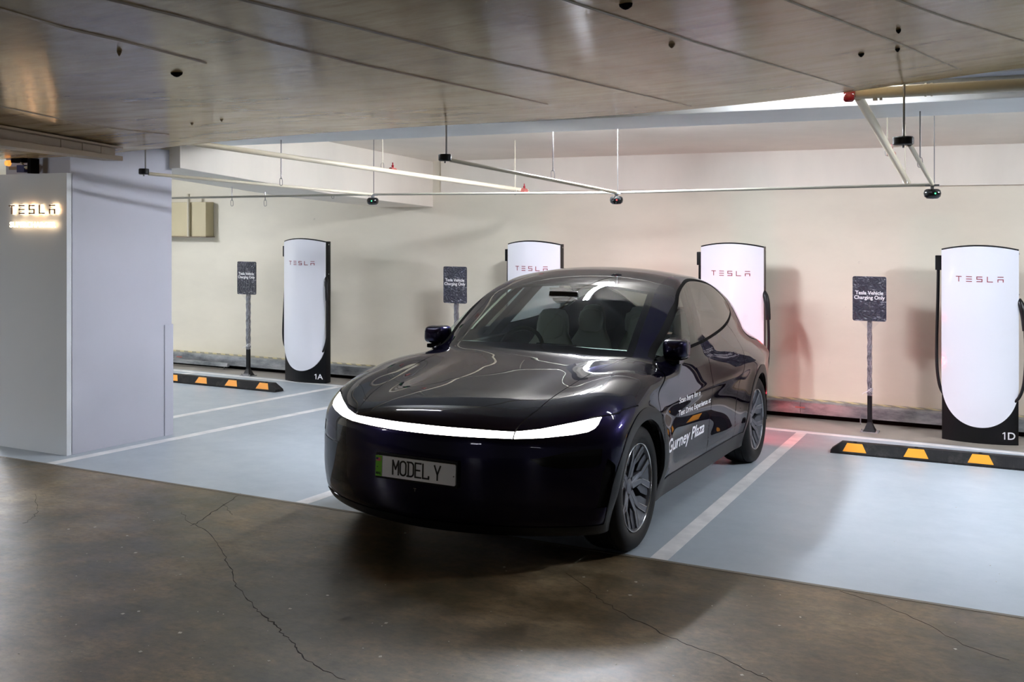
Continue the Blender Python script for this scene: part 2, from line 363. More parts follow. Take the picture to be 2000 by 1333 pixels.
def body_grid(ny=330, nz=84, nx=54):
    """box-topology grid of the right half of the shell, each point shot on to the surface"""
    Y0, Y1, HW, ZB = -.92, 3.92, .95, .19
    zt = lambda y: np.maximum(ZTOP(np.clip(y, -.86, 3.8)) - .06, .70)
    ys = Y0 + (Y1 - Y0) * np.linspace(0, 1, ny + 1); ts = np.linspace(0, 1, nz + 1); xs = HW * np.linspace(0, 1, nx + 1)
    P, Q = [], []; off = 0
    def add(a, b, c):
        nonlocal off
        n, m = a.shape
        P.append(np.stack([a, b, c], -1).reshape(-1, 3))
        i = np.arange(n * m).reshape(n, m) + off; off += n * m
        Q.append(np.stack([i[:-1, :-1], i[1:, :-1], i[1:, 1:], i[:-1, 1:]], -1).reshape(-1, 4))
    a, b = np.meshgrid(ys, ts, indexing='ij'); add(np.full_like(a, HW), a, ZB + b * (zt(a) - ZB))
    a, b = np.meshgrid(xs, ys, indexing='ij'); add(a, b, zt(b))
    a, b = np.meshgrid(xs, ts, indexing='ij'); add(a, np.full_like(a, Y0), ZB + b * (zt(np.full_like(a, Y0)) - ZB))
    a, b = np.meshgrid(ts, xs, indexing='ij'); add(b, np.full_like(a, Y1), ZB + a * (zt(np.full_like(a, Y1)) - ZB))
    P = np.concatenate(P); Q = np.concatenate(Q)
    key = np.round(P * 1e5).astype(np.int64)
    _, idx, inv = np.unique(key, axis=0, return_index=True, return_inverse=True)
    P = P[idx]; Q = inv.reshape(-1)[Q]
    O = np.stack([np.zeros(len(P)), np.clip(P[:, 1], -.35, 3.35), np.minimum(P[:, 2], .62)], 1)
    D = P - O
    lo = np.full(len(P), .2); hi = np.full(len(P), 1.6)
    for _ in range(34):
        mid = (lo + hi) / 2; R = O + D * mid[:, None]
        v = body_f(R[:, 0], R[:, 1], R[:, 2]); out = v > 0
        hi = np.where(out, mid, hi); lo = np.where(out, lo, mid)
    V = O + D * ((lo + hi) / 2)[:, None]
    N = body_normal(V)
    T = np.concatenate([Q[:, [0, 1, 2]], Q[:, [0, 2, 3]]])
    fn = np.cross(V[T[:, 1]] - V[T[:, 0]], V[T[:, 2]] - V[T[:, 0]])
    flip = (fn * N[T[:, 0]]).sum(1) < 0
    T[flip] = T[flip][:, [0, 2, 1]]
    return V, N, T

def body_normal(V, e=2e-3):
    x, y, z = V[:, 0], V[:, 1], V[:, 2]
    sx = lambda d: body_f(x + d, y, z)
    N = np.stack([body_f(x + e, y, z) - body_f(x - e, y, z), body_f(x, y + e, z) - body_f(x, y - e, z), body_f(x, y, z + e) - body_f(x, y, z - e)], 1)
    return N / np.linalg.norm(N, axis=1)[:, None]

def cut(V, N, T, g):
    gv = g(V[:, 0], V[:, 1], V[:, 2]); gv = np.where(np.abs(gv) < 2e-5, 2e-5, gv)
    sg = gv > 0; c = sg[T].sum(1); mix = (c == 1) | (c == 2)
    M = T[mix]
    if not len(M): return V, N, T
    lone = np.where((c[mix] == 1)[:, None], sg[M], ~sg[M]).argmax(1)          # the vertex alone on its side
    r = np.arange(len(M)); A = M[r, lone]; B = M[r, (lone + 1) % 3]; Cc = M[r, (lone + 2) % 3]
    E = np.concatenate([np.stack([A, B], 1), np.stack([A, Cc], 1)]); Es = np.sort(E, 1)
    U, inv = np.unique(Es, axis=0, return_inverse=True); inv = inv.reshape(-1)
    p, q = V[U[:, 0]], V[U[:, 1]]; a, b = gv[U[:, 0]], gv[U[:, 1]]
    t0 = np.zeros(len(U)); t1 = np.ones(len(U)); ga, gb = a.copy(), b.copy()
    for _ in range(4):
        t = t0 + (t1 - t0) * ga / (ga - gb); t = np.clip(t, .02, .98); m = p + (q - p) * t[:, None]; gm = g(m[:, 0], m[:, 1], m[:, 2])
        s = (gm > 0) == (ga > 0); t0 = np.where(s, t, t0); ga = np.where(s, gm, ga); t1 = np.where(s, t1, t); gb = np.where(s, gb, gm)
        gb = np.where(np.abs(ga - gb) < 1e-12, gb + 1e-9, gb)
    nv = p + (q - p) * t[:, None]; nn = N[U[:, 0]] * (1 - t)[:, None] + N[U[:, 1]] * t[:, None]
    nn /= np.linalg.norm(nn, axis=1)[:, None]
    AB = len(V) + inv[:len(M)]; AC = len(V) + inv[len(M):]
    new = np.concatenate([np.stack([A, AB, AC], 1), np.stack([AB, B, Cc], 1), np.stack([AB, Cc, AC], 1)])
    return np.concatenate([V, nv]), np.concatenate([N, nn]), np.concatenate([T[~mix], new])

def seg_dist(px, py, P):
    """distance from points to an open polyline"""
    P = np.array(P, float); d = np.full(px.shape, 1e9)
    for a, b in zip(P[:-1], P[1:]):
        ab = b - a; t = np.clip(((px - a[0]) * ab[0] + (py - a[1]) * ab[1]) / (ab @ ab), 0, 1)
        d = np.minimum(d, np.hypot(px - a[0] - ab[0] * t, py - a[1] - ab[1] * t))
    return d

def poly_sd(px, py, P):
    """signed distance to a closed polygon, negative inside"""
    P = np.array(P, float); d = seg_dist(px, py, np.vstack([P, P[:1]])); ins = np.zeros(px.shape, bool)
    for a, b in zip(P, np.roll(P, -1, 0)):
        c = ((a[1] > py) != (b[1] > py)); t = (b[0] - a[0]) * (py - a[1]) / (b[1] - a[1] + 1e-15) + a[0]
        ins ^= c & (px < t)
    return np.where(ins, -d, d)

def smooth_open(P, n=8):
    P = [np.array(p, float) for p in P]; P = [2*P[0]-P[1]] + P + [2*P[-1]-P[-2]]; out = []
    for i in range(1, len(P) - 2):
        for k in range(n):
            t = k / n
            out.append(.5 * ((2*P[i]) + (-P[i-1]+P[i+1])*t + (2*P[i-1]-5*P[i]+4*P[i+1]-P[i+2])*t*t + (-P[i-1]+3*P[i]-3*P[i+1]+P[i+2])*t**3))
    out.append(P[-2]); return [tuple(o) for o in out]
# ------------------------------------------------------------------ the setting
X0, X1, YB, YW_ = -15.0, 7.0, -7.0, 11.05
fl = struct(MB().add([(X0, YB, fz(YB)), (X1, YB, fz(YB)), (X1, YW_+.3, fz(YW_+.3)), (X0, YW_+.3, fz(YW_+.3)), (X0, YB, fz(YB)-.2), (X1, YB, fz(YB)-.2), (X1, YW_+.3, fz(YW_+.3)-.2), (X0, YW_+.3, fz(YW_+.3)-.2)],
    [(0,1,2,3),(4,7,6,5),(0,4,5,1),(1,5,6,2),(2,6,7,3),(3,7,4,0)]).build('floor', M['floor']))
def ribbon(mb, pts, w, h=.0012):
    """flat strip on the floor along a list of (x, y) or (x, y, width)"""
    P_ = [Vector((p[0], p[1])) for p in pts]; Wd = [p[2] if len(p) > 2 else w for p in pts]; L, R = [], []
    for i, p in enumerate(P_):
        t = (P_[min(i+1, len(P_)-1)] - P_[max(i-1, 0)]).normalized(); nrm = Vector((-t.y, t.x)) * Wd[i] / 2
        L.append(p + nrm); R.append(p - nrm)
    vs = [(q.x, q.y, fz(q.y) + h) for q in L] + [(q.x, q.y, fz(q.y) + h) for q in R] + [(q.x, q.y, fz(q.y) - .001) for q in L] + [(q.x, q.y, fz(q.y) - .001) for q in R]; n = len(L)
    fs = []
    for i in range(n - 1): fs += [(i, i+1, n+i+1, n+i), (2*n+i, 2*n+i+1, i+1, i), (n+i, n+i+1, 3*n+i+1, 3*n+i)]
    mb.add(vs, fs)
for pts in ([(-11.6, 10.42), (-6, 10.2), (-1.9, 10.02), (1.6, 9.87)], [(-1.71, 5.29), (-1.77, 9.98)], [(-4.17, 5.29), (-4.18, 10.12)],
            [(-6.57, 5.29), (-6.53, 10.2)], [(-7.42, 7.0), (-7.47, 10.26)], [(-9.92, 7.0), (-9.94, 10.35)], [(.66, 5.29), (.62, 9.88)]):
    mb = MB(); ribbon(mb, pts, .10); mb.build('parking_line', M['line'], fl)
mb = MB(); ribbon(mb, [(X0, 5.268), (X1, 5.268)], .03, .0015); mb.build('edging_strip', M['lip'], fl)
CR = [[(355,1000,5),(368,1020,6),(400,1035,9),(425,1062,8),(438,1085,9),(450,1110,11),(456,1135,12),(475,1160,10),(494,1183,10),(512,1202,14),(535,1220,16),(545,1235,15),(570,1255,9),(583,1275,20),(600,1292,10),(640,1313,8),(678,1333,9)],
      [(470,964,5),(440,985,12),(410,1005,16),(385,1022,12),(368,1028,5)],
      [(1105,1120,3),(1150,1150,6),(1165,1168,8),(1210,1195,7),(1250,1215,10),(1300,1242,12),(1350,1262,8),(1420,1290,8),(1480,1320,10),(1510,1333,9)],
      [(1640,1155,4),(1720,1180,5),(1800,1215,6),(1880,1260,6),(2000,1300,6)],
      [(68,965,4),(72,985,5),(75,1000,5),(60,1015,4),(45,1025,4)],
      [(435,985,4),(450,1000,5),(458,1008,3)]]
def onfloor(u, v):
    l = (u - 1000) / F_PX; z = -(v - HZ) / F_PX; d = (cC*l - cS, cS*l + cC, z)
    t = (-CAMZ + SL * 10.2) / (d[2] + SL * d[1]); return (d[0]*t, d[1]*t)
for L in CR:
    pts = []
    for i in range(len(L) - 1):
        a, b = L[i], L[i+1]; pa, pb = onfloor(*a[:2]), onfloor(*b[:2])
        for k in range(5):
            t = k / 5; j = .010 if k else 0
            pts.append((pa[0]+(pb[0]-pa[0])*t + random.uniform(-j, j), pa[1]+(pb[1]-pa[1])*t + random.uniform(-j, j), (a[2]+(b[2]-a[2])*t)*.00032*random.uniform(.5, 1.6)))
    mb = MB(); ribbon(mb, pts, .005, .0009); mb.build('crack', M['crack'], fl)
mb = MB()
for k in range(150):
    u, v = random.uniform(20, 1980), random.uniform(950, 1330); x, y = onfloor(u, v)
    if y > 5.1 and random.random() < .7: continue
    r = random.choice([.003, .004, .005, .010]); a0 = random.random() * 6
    mb.prism([(x + r*math.cos(a0+t)*random.uniform(.5, 1.2), y + r*math.sin(a0+t)*random.uniform(.5, 1.2)) for t in (0, 1.5, 3, 4.6)], 'z', fz(y) - .001, fz(y) + .0015)
tag(mb.build('paint_flakes', M['chip']), 'tiny pale flakes scattered over the brown concrete lane', 'debris', kind='stuff')

wb = MB().box(X0, X1, YW_, YW_+.25, -.1, 3.2)
struct(wb.build('wall_back', M['wall']))
# band of the edge beam along the top of the back wall
struct(MB().box(-6.45, X1, YW_-.05, YW_+.01, CAMZ+.35, 3.2).build('trim_1', M['recess'], None))
struct(MB().box(X0-.2, X0, YB, YW_+.25, -.1, 3.4).build('wall_left', M['wall']))
# recess ceiling, beams
def zc(Y): return CAMZ + .75 + SL * (11.05 - Y)
struct(MB().add([(X0, 5.75, zc(5.75)+.02), (X1, 5.75, zc(5.75)+.02), (X1, 11.3, zc(11.3)), (X0, 11.3, zc(11.3)), (X0, 5.75, zc(5.75)+.3), (X1, 5.75, zc(5.75)+.3), (X1, 11.3, zc(11.3)+.3), (X0, 11.3, zc(11.3)+.3)],
    [(0,1,2,3),(4,7,6,5),(0,4,5,1),(1,5,6,2),(2,6,7,3),(3,7,4,0)]).build('ceiling_recess', M['recess']))
struct(MB().box(-7.3, X1, 6.40, 7.24, CAMZ+.70, zc(6.4)+.02).build('ceiling_beam', M['beam'], bevel=.008))
pts = [(6.66, CAMZ+.465), (9.0, CAMZ+.275), (11.1, CAMZ+.165), (11.1, 3.1), (6.66, 3.1)]
struct(MB().prism(pts, 'x', -7.42, -6.60).build('cross_beam', M['recess'], bevel=.006))
# the low glossy slab overhead with its fan of formwork seams
EDGE = [(210,303),(333,286),(500,270),(650,258),(870,244),(1090,234),(1350,214),(1500,201),(1650,182),(1800,161),(2000,128)]
EY = 5.60
ep = [at(u, v, EY) for u, v in EDGE]; ex = [p.x for p in ep]; ez = [p.z for p in ep]
def zs(x):
    if x <= ex[0]: return ez[0]
    if x >= ex[-1]: return ez[-1] + (x - ex[-1]) * .04
    i = max(k for k in range(len(ex)) if ex[k] <= x); i = min(i, len(ex)-2)
    t = (x - ex[i]) / (ex[i+1] - ex[i]); return ez[i]*(1-t) + ez[i+1]*t
gx_ = [X0] + list(np.linspace(-8.5, 1.5, 81)) + [X1]
zsm = {x: sum(zs(x + d) for d in (-.5, -.25, 0, .25, .5)) / 5 for x in gx_}
KS = .06
def zslab(x, y): return float(np.interp(x, gx_, [zsm[q] for q in gx_])) - KS * (EY - y)
vs = []; fs = []; n = len(gx_)
for y, dz in ((YB, 0), (EY, 0), (EY, .40), (YB, .40)): vs += [(x, y, zsm[x] + dz - KS * (EY - y)) for x in gx_]
for r in range(4):
    for i in range(n - 1): fs.append((r*n+i, r*n+i+1, ((r+1) % 4)*n+i+1, ((r+1) % 4)*n+i))
fs += [(0, n, 2*n, 3*n), (n-1, 4*n-1, 3*n-1, 2*n-1)]
cl = struct(MB().add(vs, fs).build('ceiling', M['slab'], smooth=35))
def onslab(u, v):
    p = at(u, v, 3.0); z = CAMZ + .62
    for _ in range(6):
        k = (z - CAMZ) / (p.z - CAMZ); x, y = p.x * k, p.y * k; z = zslab(x, y)
    return x, y
SEAMS = [[(0,16),(122,52),(245,80),(403,122)], [(224,0),(368,35),(525,80),(700,124),(808,147),(958,179),(1070,203)], [(480,0),(623,35),(700,54),(895,103),(1105,150),(1350,207)],
         [(1193,28),(1350,79),(1510,126),(1668,172)], [(1538,0),(1755,84),(1878,137)], [(1755,0),(1860,38),(2000,80)], [(0,207),(120,232),(215,250),(330,262)]]
for k, L in enumerate(SEAMS):
    Q = [onslab(*q) for q in L]; a, b = Q[0], Q[1]; t = 1.4 / max(.3, math.hypot(b[0]-a[0], b[1]-a[1]))
    if k < 6: Q = [(a[0] - (b[0]-a[0]) * t, a[1] - (b[1]-a[1]) * t)] + Q
    Q = [q for q in Q if q[1] < EY]
    mb = MB(); w = .0028
    vs = []; 
    for x, y in Q: vs += [(x-w, y, zslab(x-w, y) - .0004), (x+w, y, zslab(x+w, y) - .0004), (x, y, zslab(x, y) - .004)]
    fs = []
    for i in range(len(Q)-1):
        o = 3*i; fs += [(o, o+3, o+5, o+2), (o+2, o+5, o+4, o+1)]
    mb.add(vs, fs); mb.build('panel_seam', M['seam'], cl)
# small scars and stubs on the slab
for k, (u, v, r) in enumerate([(345,142,.017),(1682,105,.011),(1755,58,.008),(1753,95,.009),(233,99,.006),(1312,86,.010),(375,240,.008),(433,233,.008),(1222,8,.016)]):
    x, y = onslab(u, v); z = zslab(x, y)
    MB().lathe([(0, r), (-.006, r*.9), (-.012, r*.4), (-.014, .0005)], 'z', (x, y, z+.001), 10).build('stub', M['void'] if k in (0, 1, 2, 3, 8) else M['seam'], cl)
# column and its white cladding
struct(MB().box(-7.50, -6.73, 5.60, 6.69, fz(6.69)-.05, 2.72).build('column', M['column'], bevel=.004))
cd = struct(MB().box(-7.56, -6.715, 5.555, 5.605, fz(5.6)-.02, CAMZ+.378).build('column_cladding', M['clad']))
MB().box(-6.76, -6.715, 5.60, 5.70, fz(5.7)-.02, CAMZ+.372).build('corner_board', M['column'], cd)
MB().box(-6.735, -6.722, 6.60, 6.70, fz(6.7), 1.15).build('corner_guard', M['column'], cd)

# ------------------------------------------------------------------ the lamps of the garage
def tube_lamp(x, y, z, L=1.2, n=2, rot=0, label='', tm='tube'):
    r = empty('fluorescent_batten', (x, y, z), (0, 0, rot))
    tag(r, label, 'lamp', 'fluorescent battens over the bays')
    MB().box(-L/2-.03, L/2+.03, -.05, .05, 0, .04).build('housing', M['fitting'], r, bevel=.004)
    for k in range(n):
        yy = (k - (n-1)/2) * .05
        MB().tube([(-L/2, yy, -.018), (L/2, yy, -.018)], .013, 10).build('tube', M[tm], r)
    return r
H_ = math.pi / 2
LAMPS = [(-3.12, 7.76, H_, 'fluorescent batten behind the beam above the parked car'),
         (-11.8, 7.95, H_, 'added fill batten far left, out of view past the post marked 1A'),  # unseen fill lamp, added to lift the left end of the wall
         (1.9, 7.60, H_, 'fluorescent batten past the right edge of the bays'),
         (-1.0, 6.02, 0, 'fluorescent batten in the gap before the beam, right of the car'),
         (-4.5, 6.02, 0, 'fluorescent batten in the gap before the beam, left of the car')]
for k, (x, y, r, lab) in enumerate(LAMPS): tube_lamp(x, y, zc(y + (.52 if r else 0)) - .041, L=.94, n=2 if k < 3 else 1, rot=r, label=lab, tm='tube' if k < 3 else 'tube_dim')
for x, y, lab in ((4.8, -6.0, 'fluorescent batten far behind the viewer, right'), (-2.0, -6.6, 'fluorescent batten far behind the viewer, middle'), (-8.6, 1.2, 'fluorescent batten over the lane, left of the viewer')):
    tube_lamp(x, y, zslab(x, y) - .095, rot=.3, label=lab, tm='tube_lane' if y > 0 else 'tube_dim')
# ------------------------------------------------------------------ charging posts
def yfront(x): return .085 * (x / .33)**2
def charger(x, mark, label, plug=True):
    r = empty('charging_post', (x, 10.27, fz(10.35))); tag(r, label, 'charger', 'white charging posts along the back wall')
    H, HWd = 1.862, .330
    xs = [HWd * k / 12 for k in range(-12, 13)]
    body = [(a, yfront(a) + .012) for a in xs] + [(HWd, .20), (-HWd, .20)]
    def arch(mb): mb.v = [(p[0], p[1], p[2] - .040 * (p[0]/.33)**2 * min(1, max(0, (p[2] - 1.4) / .44))) for p in mb.v]; return mb
    arch(MB().prism([(a*.992, b) for a, b in body], 'z', 0, H - .004)).build('body', M['charger_black'], r, smooth=40, bevel=.003)
    # panel: full width, rounded bottom
    nz, nx = 48, 24; zb, zt, hc = .155, 1.848, .40
    zr = [zb + hc * (1 - math.cos(math.pi/2 * k / 24)) for k in range(25)] + [zb + hc + (zt - zb - hc) * k / 8 for k in range(1, 9)]
    F_, Bk = [], []
    for z in zr:
        t = min(1, (z - zb) / hc); w = HWd * max(.02, (1 - (1 - t)**2.15)**(1/2.15))
        F_.append([(w * (2*i/nx - 1), yfront(w * (2*i/nx - 1)) - .006, z) for i in range(nx + 1)])
        Bk.append([(p[0]*1.0, p[1] + .016, p[2]) for p in F_[-1]])
    vs = [p for row in F_ for p in row] + [p for row in Bk for p in row]; o = len(F_) * (nx + 1); fs = []
    for j in range(len(zr) - 1):
        for i in range(nx): a = j*(nx+1)+i; fs.append((a, a+1, a+nx+2, a+nx+1))
        for i in (0, nx): a = j*(nx+1)+i; fs.append((a, a+nx+1, o+a+nx+1, o+a))
    for j in (0, len(zr)-1):
        for i in range(nx): a = j*(nx+1)+i; fs.append((a, a+1, o+a+1, o+a))
    pn = arch(MB().add(vs, fs)).build('front_panel', M['white_panel'], r, smooth=40)
    arch(MB().prism([(a, yfront(a) - .001) for a in xs] + [(a, yfront(a) + .02) for a in xs[::-1]], 'z', zt + .001, zt + .014)).build('top_trim', M['charger_black'], r, smooth=40)
    for bars in wordmark(.405, .052, .0070):
        mb = MB()
        for x0, x1, z0, z1 in bars:
            x0 -= .2025; x1 -= .2025; mb.add([(a, yfront(a) + d_, 1.515 + c_) for d_, c_ in ((-.0085, z0), (-.0085, z1), (-.004, z1), (-.004, z0)) for a in (x0, x1)], [(0, 1, 3, 2), (2, 3, 5, 4), (4, 5, 7, 6), (6, 7, 1, 0), (0, 2, 4, 6), (1, 7, 5, 3)])
        mb.build('letter', M['logo_red'], pn)
    if mark:
        v_, f_ = text_mesh(mark[1], .095, .001, 1.0, 'LEFT', .0012)
        MB().add([(p[0] + .232, yfront(.232 + p[0]) + .0085, p[1] + .055) for p in v_], f_).build('mark_letter', M['label_white'], r)
        q = [(.2165, 0), (.2165, .067), (.2075, .067), (.192, .056), (.195, .049), (.2075, .057), (.2075, 0)]
        MB().add([(a, yfront(a) + d_, b + .055) for d_ in (.0085, .0105) for a, b in q], [tuple(range(7)), tuple(range(13, 6, -1))] + [(i, 7+i, 7+(i+1) % 7, (i+1) % 7) for i in range(7)]).build('mark_digit', M['label_white'], r)
    MB().box(-.388, -.328, .12, .19, 1.615, 1.755).build('cable_holder', M['black_plastic'], r, bevel=.006)
    cp_ = smooth_open([(-.362, .155, 1.62), (-.366, .155, 1.35), (-.374, .14, 1.0), (-.374, .12, .75), (-.360, .10, .58), (-.328, .09, .46), (-.26, .10, .38)], 6)
    MB().tube(cp_, .015, 10).build('charge_cable', M['black_plastic'], r, smooth=60)
    if plug:
        g = MB().tube(smooth_open([(.33, .10, 1.36), (.352, .08, 1.30), (.368, .07, 1.22), (.378, .06, 1.12), (.380, .06, 1.07)], 5), [.018, .021, .024, .027, .029, .030, .030, .031, .031, .030, .029, .028, .028, .027, .027, .027, .026, .026, .025, .025, .024], 12)
        g.build('charge_handle', M['black_plastic'], r, smooth=60)
        MB().tube(smooth_open([(.380, .06, 1.08), (.385, .06, .9), (.382, .06, .72), (.366, .06, .56), (.33, .06, .45), (.27, .09, .38)], 6), .014, 10).build('return_cable', M['black_plastic'], r, smooth=60)
        for z in (1.78, 1.40): MB().tube([(.330, .15, z), (.336, .15, z)], .008, 10).build('screw', M['rim_edge'], r)
    return r
charger(-8.11, '1A', 'white charging post marked 1A, leftmost, beside the column')
charger(-4.84, None, 'white charging post half hidden behind the car roof, second from left')
charger(-2.55, None, 'white charging post behind the car boot, third from left, tinged pink')
charger(-.205, '1D', 'white charging post marked 1D, rightmost and nearest, behind the wheel stop')

# ------------------------------------------------------------------ signs on posts
def rrect(w, h, r, n=5):
    out = []
    for cx, cy, a in ((w/2-r, h/2-r, 0), (-w/2+r, h/2-r, 90), (-w/2+r, -h/2+r, 180), (w/2-r, -h/2+r, 270)):
        for k in range(n): t = math.radians(a + 90*k/(n-1)); out.append((cx + r*math.cos(t), cy + r*math.sin(t)))
    return out
def sign(x, y, label, yaw=0):
    r = empty('parking_sign', (x, y, fz(y)), (0, 0, yaw)); tag(r, label, 'sign', 'wrapped navy signs on posts')
    MB().box(-.085, .085, -.075, .075, -.003, .010).build('base_plate', M['galv'], r, bevel=.002)
    MB().rings([[(sx*a, sy*a, z) for sx, sy in ((-1,-1),(1,-1),(1,1),(-1,1))] for a, z in ((.060, .010), (.045, .035), (.026, .085), (.021, .10))]).build('base_flare', M['satin_black'], r)
    MB().box(-.021, .021, -.021, .021, .09, .36).build('post_foot', M['satin_black'], r)
    MB().rings([[(sx*a+dx, sy*a, z) for sx, sy in ((-1,-1),(1,-1),(1,1),(-1,1))] for a, z, dx in [(.0215 + .002*math.sin(k*2.1), .36 + k*.0375, .001*math.sin(k)) for k in range(21)]]).build('wrapped_post', M['film_post'], r)
    pl = MB().prism([(a, b + 1.32) for a, b in rrect(.315, .44, .018)], 'y', -.040, -.022).build('sign_panel', M['film'], r)
    for sx in (-.143, .143):
        for sz in (1.125, 1.515): MB().lathe([(-.043, .0005), (-.043, .006), (-.039, .007)], 'y', (sx, 0, sz), 10).build('rivet', M['rim_edge'], pl)
    for t, z in (('Tesla Vehicle', 1.362), ('Charging Only', 1.316)):
        v_, f_ = text_mesh(t, .050, .001, .98, 'CENTER', .0010)
        MB().add([(p[0], -.0415 - p[2]*.3, p[1] + z) for p in v_], f_).build('lettering', M['label_white'], pl)
    # loose film hanging below the panel and bunched on the post
    MB().add([(-.10, -.035, 1.105), (.11, -.035, 1.105), (.03, -.03, 1.02), (-.03, -.03, 1.03), (.0, -.045, 1.06)], [(0, 4, 3), (0, 1, 4), (1, 2, 4), (4, 2, 3)]).build('film_skirt', M['cling'], r)
    mb = MB()
    for k in range(9):
        a = k * .7; mb.tube([(.03*math.cos(a+t*.9), .03*math.sin(a+t*.9), .37 + .008*k + .012*math.sin(t*2+k)) for t in range(4)], .0022, 5)
    mb.tube([(-.02, -.03, .40), (-.05, -.04, .39), (-.065, -.04, .375)], .003, 5); mb.build('film_knot', M['label_white'], r)
    for sx in (-.07, .07): MB().lathe([(.008, .010), (.016, .010), (.017, .005), (.034, .005), (.035, .0005)], 'z', (sx, -.055, 0), 8).build('bolt', M['galv'], r)
    return r
sign(-9.11, 10.43, 'film-wrapped navy sign on a post between the column and post 1A')
sign(-5.90, 10.43, 'film-wrapped navy sign just left of the car roof, post hidden by the car')
sign(-1.19, 10.40, 'film-wrapped navy sign nearest the viewer, between the car and post 1D')

# ------------------------------------------------------------------ wheel stops
def stop(x0, x1, y, label, yaw=0):
    L = x1 - x0; r = empty('wheel_stop', ((x0+x1)/2, y, fz(y)), (-math.atan(SL), 0, yaw)); tag(r, label, 'wheel stop', 'black rubber wheel stops')
    h, a, b = .10, .080, .045
    rg = []
    for x, k in ((-L/2, .02), (-L/2+.001, .30), (-L/2+.09, 1), (L/2-.09, 1), (L/2-.001, .30), (L/2, .02)):
        rg.append([(x, -a, -.004), (x, -a, .015*k), (x, -b-(a-b)*(1-k), h*k), (x, b+(a-b)*(1-k), h*k), (x, a, .015*k), (x, a, -.004)])
    MB().rings(rg).build('rubber_body', M['rubber_stop'], r, bevel=.003)
    nrm = Vector((0, -(h-.015), a-b)).normalized()
    for k in range(4):
        cx = -L/2 + .20 + (L - .40) * k / 3
        o = lambda px, t: Vector((px, -a + (a-b)*t, .015 + (h-.015)*t)) + nrm * .002
        vs = [o(cx-.098, .12), o(cx+.098, .12), o(cx+.062, .94), o(cx-.062, .94)]; vs += [q - nrm*.004 for q in vs]
        MB().add(vs, [(0,1,2,3),(4,7,6,5),(0,4,5,1),(1,5,6,2),(2,6,7,3),(3,7,4,0)]).build('reflector', M['orange'], r)
        MB().lathe([(h-.001, .0005), (h+.003, .014), (h-.001, .018)], 'z', (cx, 0, 0), 10).build('fixing_cap', M['void'], r)
    return r
stop(-1.365, .52, 9.15, 'black rubber wheel stop with orange reflectors in front of post 1D', .035)
stop(-9.62, -7.77, 9.44, 'black rubber wheel stop with orange reflectors beside the white column', 0)

# ------------------------------------------------------------------ steel guard rail along the wall
r = empty('guard_rail', (0, 10.93, fz(10.93))); tag(r, 'low galvanised steel guard rail along the foot of the wall', 'guard rail')
for x0, x1 in ((-14.0, -10.3), (-10.295, -6.2), (-6.195, -1.95), (-1.945, 2.2), (2.205, 6)):
    MB().prism([(-.045, .055), (-.045, .175), (-.02, .185), (.04, .185), (.04, .178), (-.02, .178), (-.038, .17), (-.038, .062), (.0, .062), (.0, .055)], 'x', x0, x1).build('rail_beam', M['galv'], r)
MB().box(-14, 6, .03, .115, .186, .190).build('hazard_strip', M['hazard'], r)
MB().box(-14, 6, .035, .06, -.01, .12).build('shadow_strip', M['void'], r)  # black strip standing in for the shade beneath the rail
for x in (-9.9, -8.8, -5.2, -3.0, -1.33, .9): MB().tube([(x, -.10, -.005), (x, -.10, .10)], .006, 8).build('stud', M['galv'], r)
for x in (-10.8, -1.95): MB().box(x-.05, x+.05, -.052, -.045, .115, .128).build('reflector', M['red_tape'], r)
MB().box(-10.9, -9.75, -.20, -.16, .06, .11, ).build('stub_rail', M['galv'], r)

# ------------------------------------------------------------------ pipes, conduits, hangers and bay sensors
def vec(u, v, Y): return at(u, v, Y)
def pipe(name, pts, r, m, label, cat='pipe', group=None, n=14, parent=None):
    o = MB().tube(pts, r, n).build(name, m, parent, smooth=50)
    if parent is None: tag(o, label, cat, group)
    return o
D = [vec(728, 384, 7.9), vec(1204, 381, 7.95), vec(1821, 366, 7.4)]        # sensor heads over three bays
S_ = [vec(281, 337, 5.80), vec(869, 310, 5.85), vec(1764, 278, 5.80)]       # discs at the other end
Lx = vec(336, 387, 7.9)
pipe('conduit', [Lx, D[0] + Vector((0, 0, .02)), D[1] + Vector((0, 0, .02)), vec(1820, 361, 7.4)], .011, M['pipe_grey'], 'long pale conduit running parallel to the wall past all three bay sensors', 'conduit')
for a, b, w in ((S_[0], D[0], 'left, in front of the white column'), (S_[1], D[1], 'above the car'), (S_[2], D[2], 'above the right bay')):
    pipe('conduit', [a + Vector((.03, .02, -.01)), b + Vector((0, 0, .02))], .0135, M['pipe'], 'cream branch conduit running back to a bay sensor, ' + w, 'conduit', 'branch conduits to the bay sensors')
for p, w, led in ((D[0], 'leftmost, above post 1A', 'led_green'), (D[1], 'middle, above the car', 'led_red'), (D[2], 'rightmost, showing a green light', 'led_green')):
    r = empty('bay_sensor', p); tag(r, 'round black bay sensor hanging under a conduit, ' + w, 'sensor', 'round bay sensors')
    MB().lathe([(-.012, .0005), (-.012, .040), (-.022, .052), (-.042, .057), (-.064, .052), (-.078, .036), (-.080, .0005)], 'z', (0, 0, 0), 28).build('dome', M['sensor'], r, smooth=50)
    MB().box(-.045, .045, -.018, .018, .006, .020).box(-.012, .012, -.012, .012, -.014, .02).build('bracket', M['galv'], r, bevel=.002)
    MB().lathe([(0, .0005), (0, .005), (.008, .005)], 'y', (.022, -.056, -.044), 8).build('status_light', M[led], r)
    zt_ = zc(p.y) - p.z
    MB().tube([(.012, 0, .01), (.012, 0, zt_)], .0035, 6).build('hanger_rod', M['rod'], r)
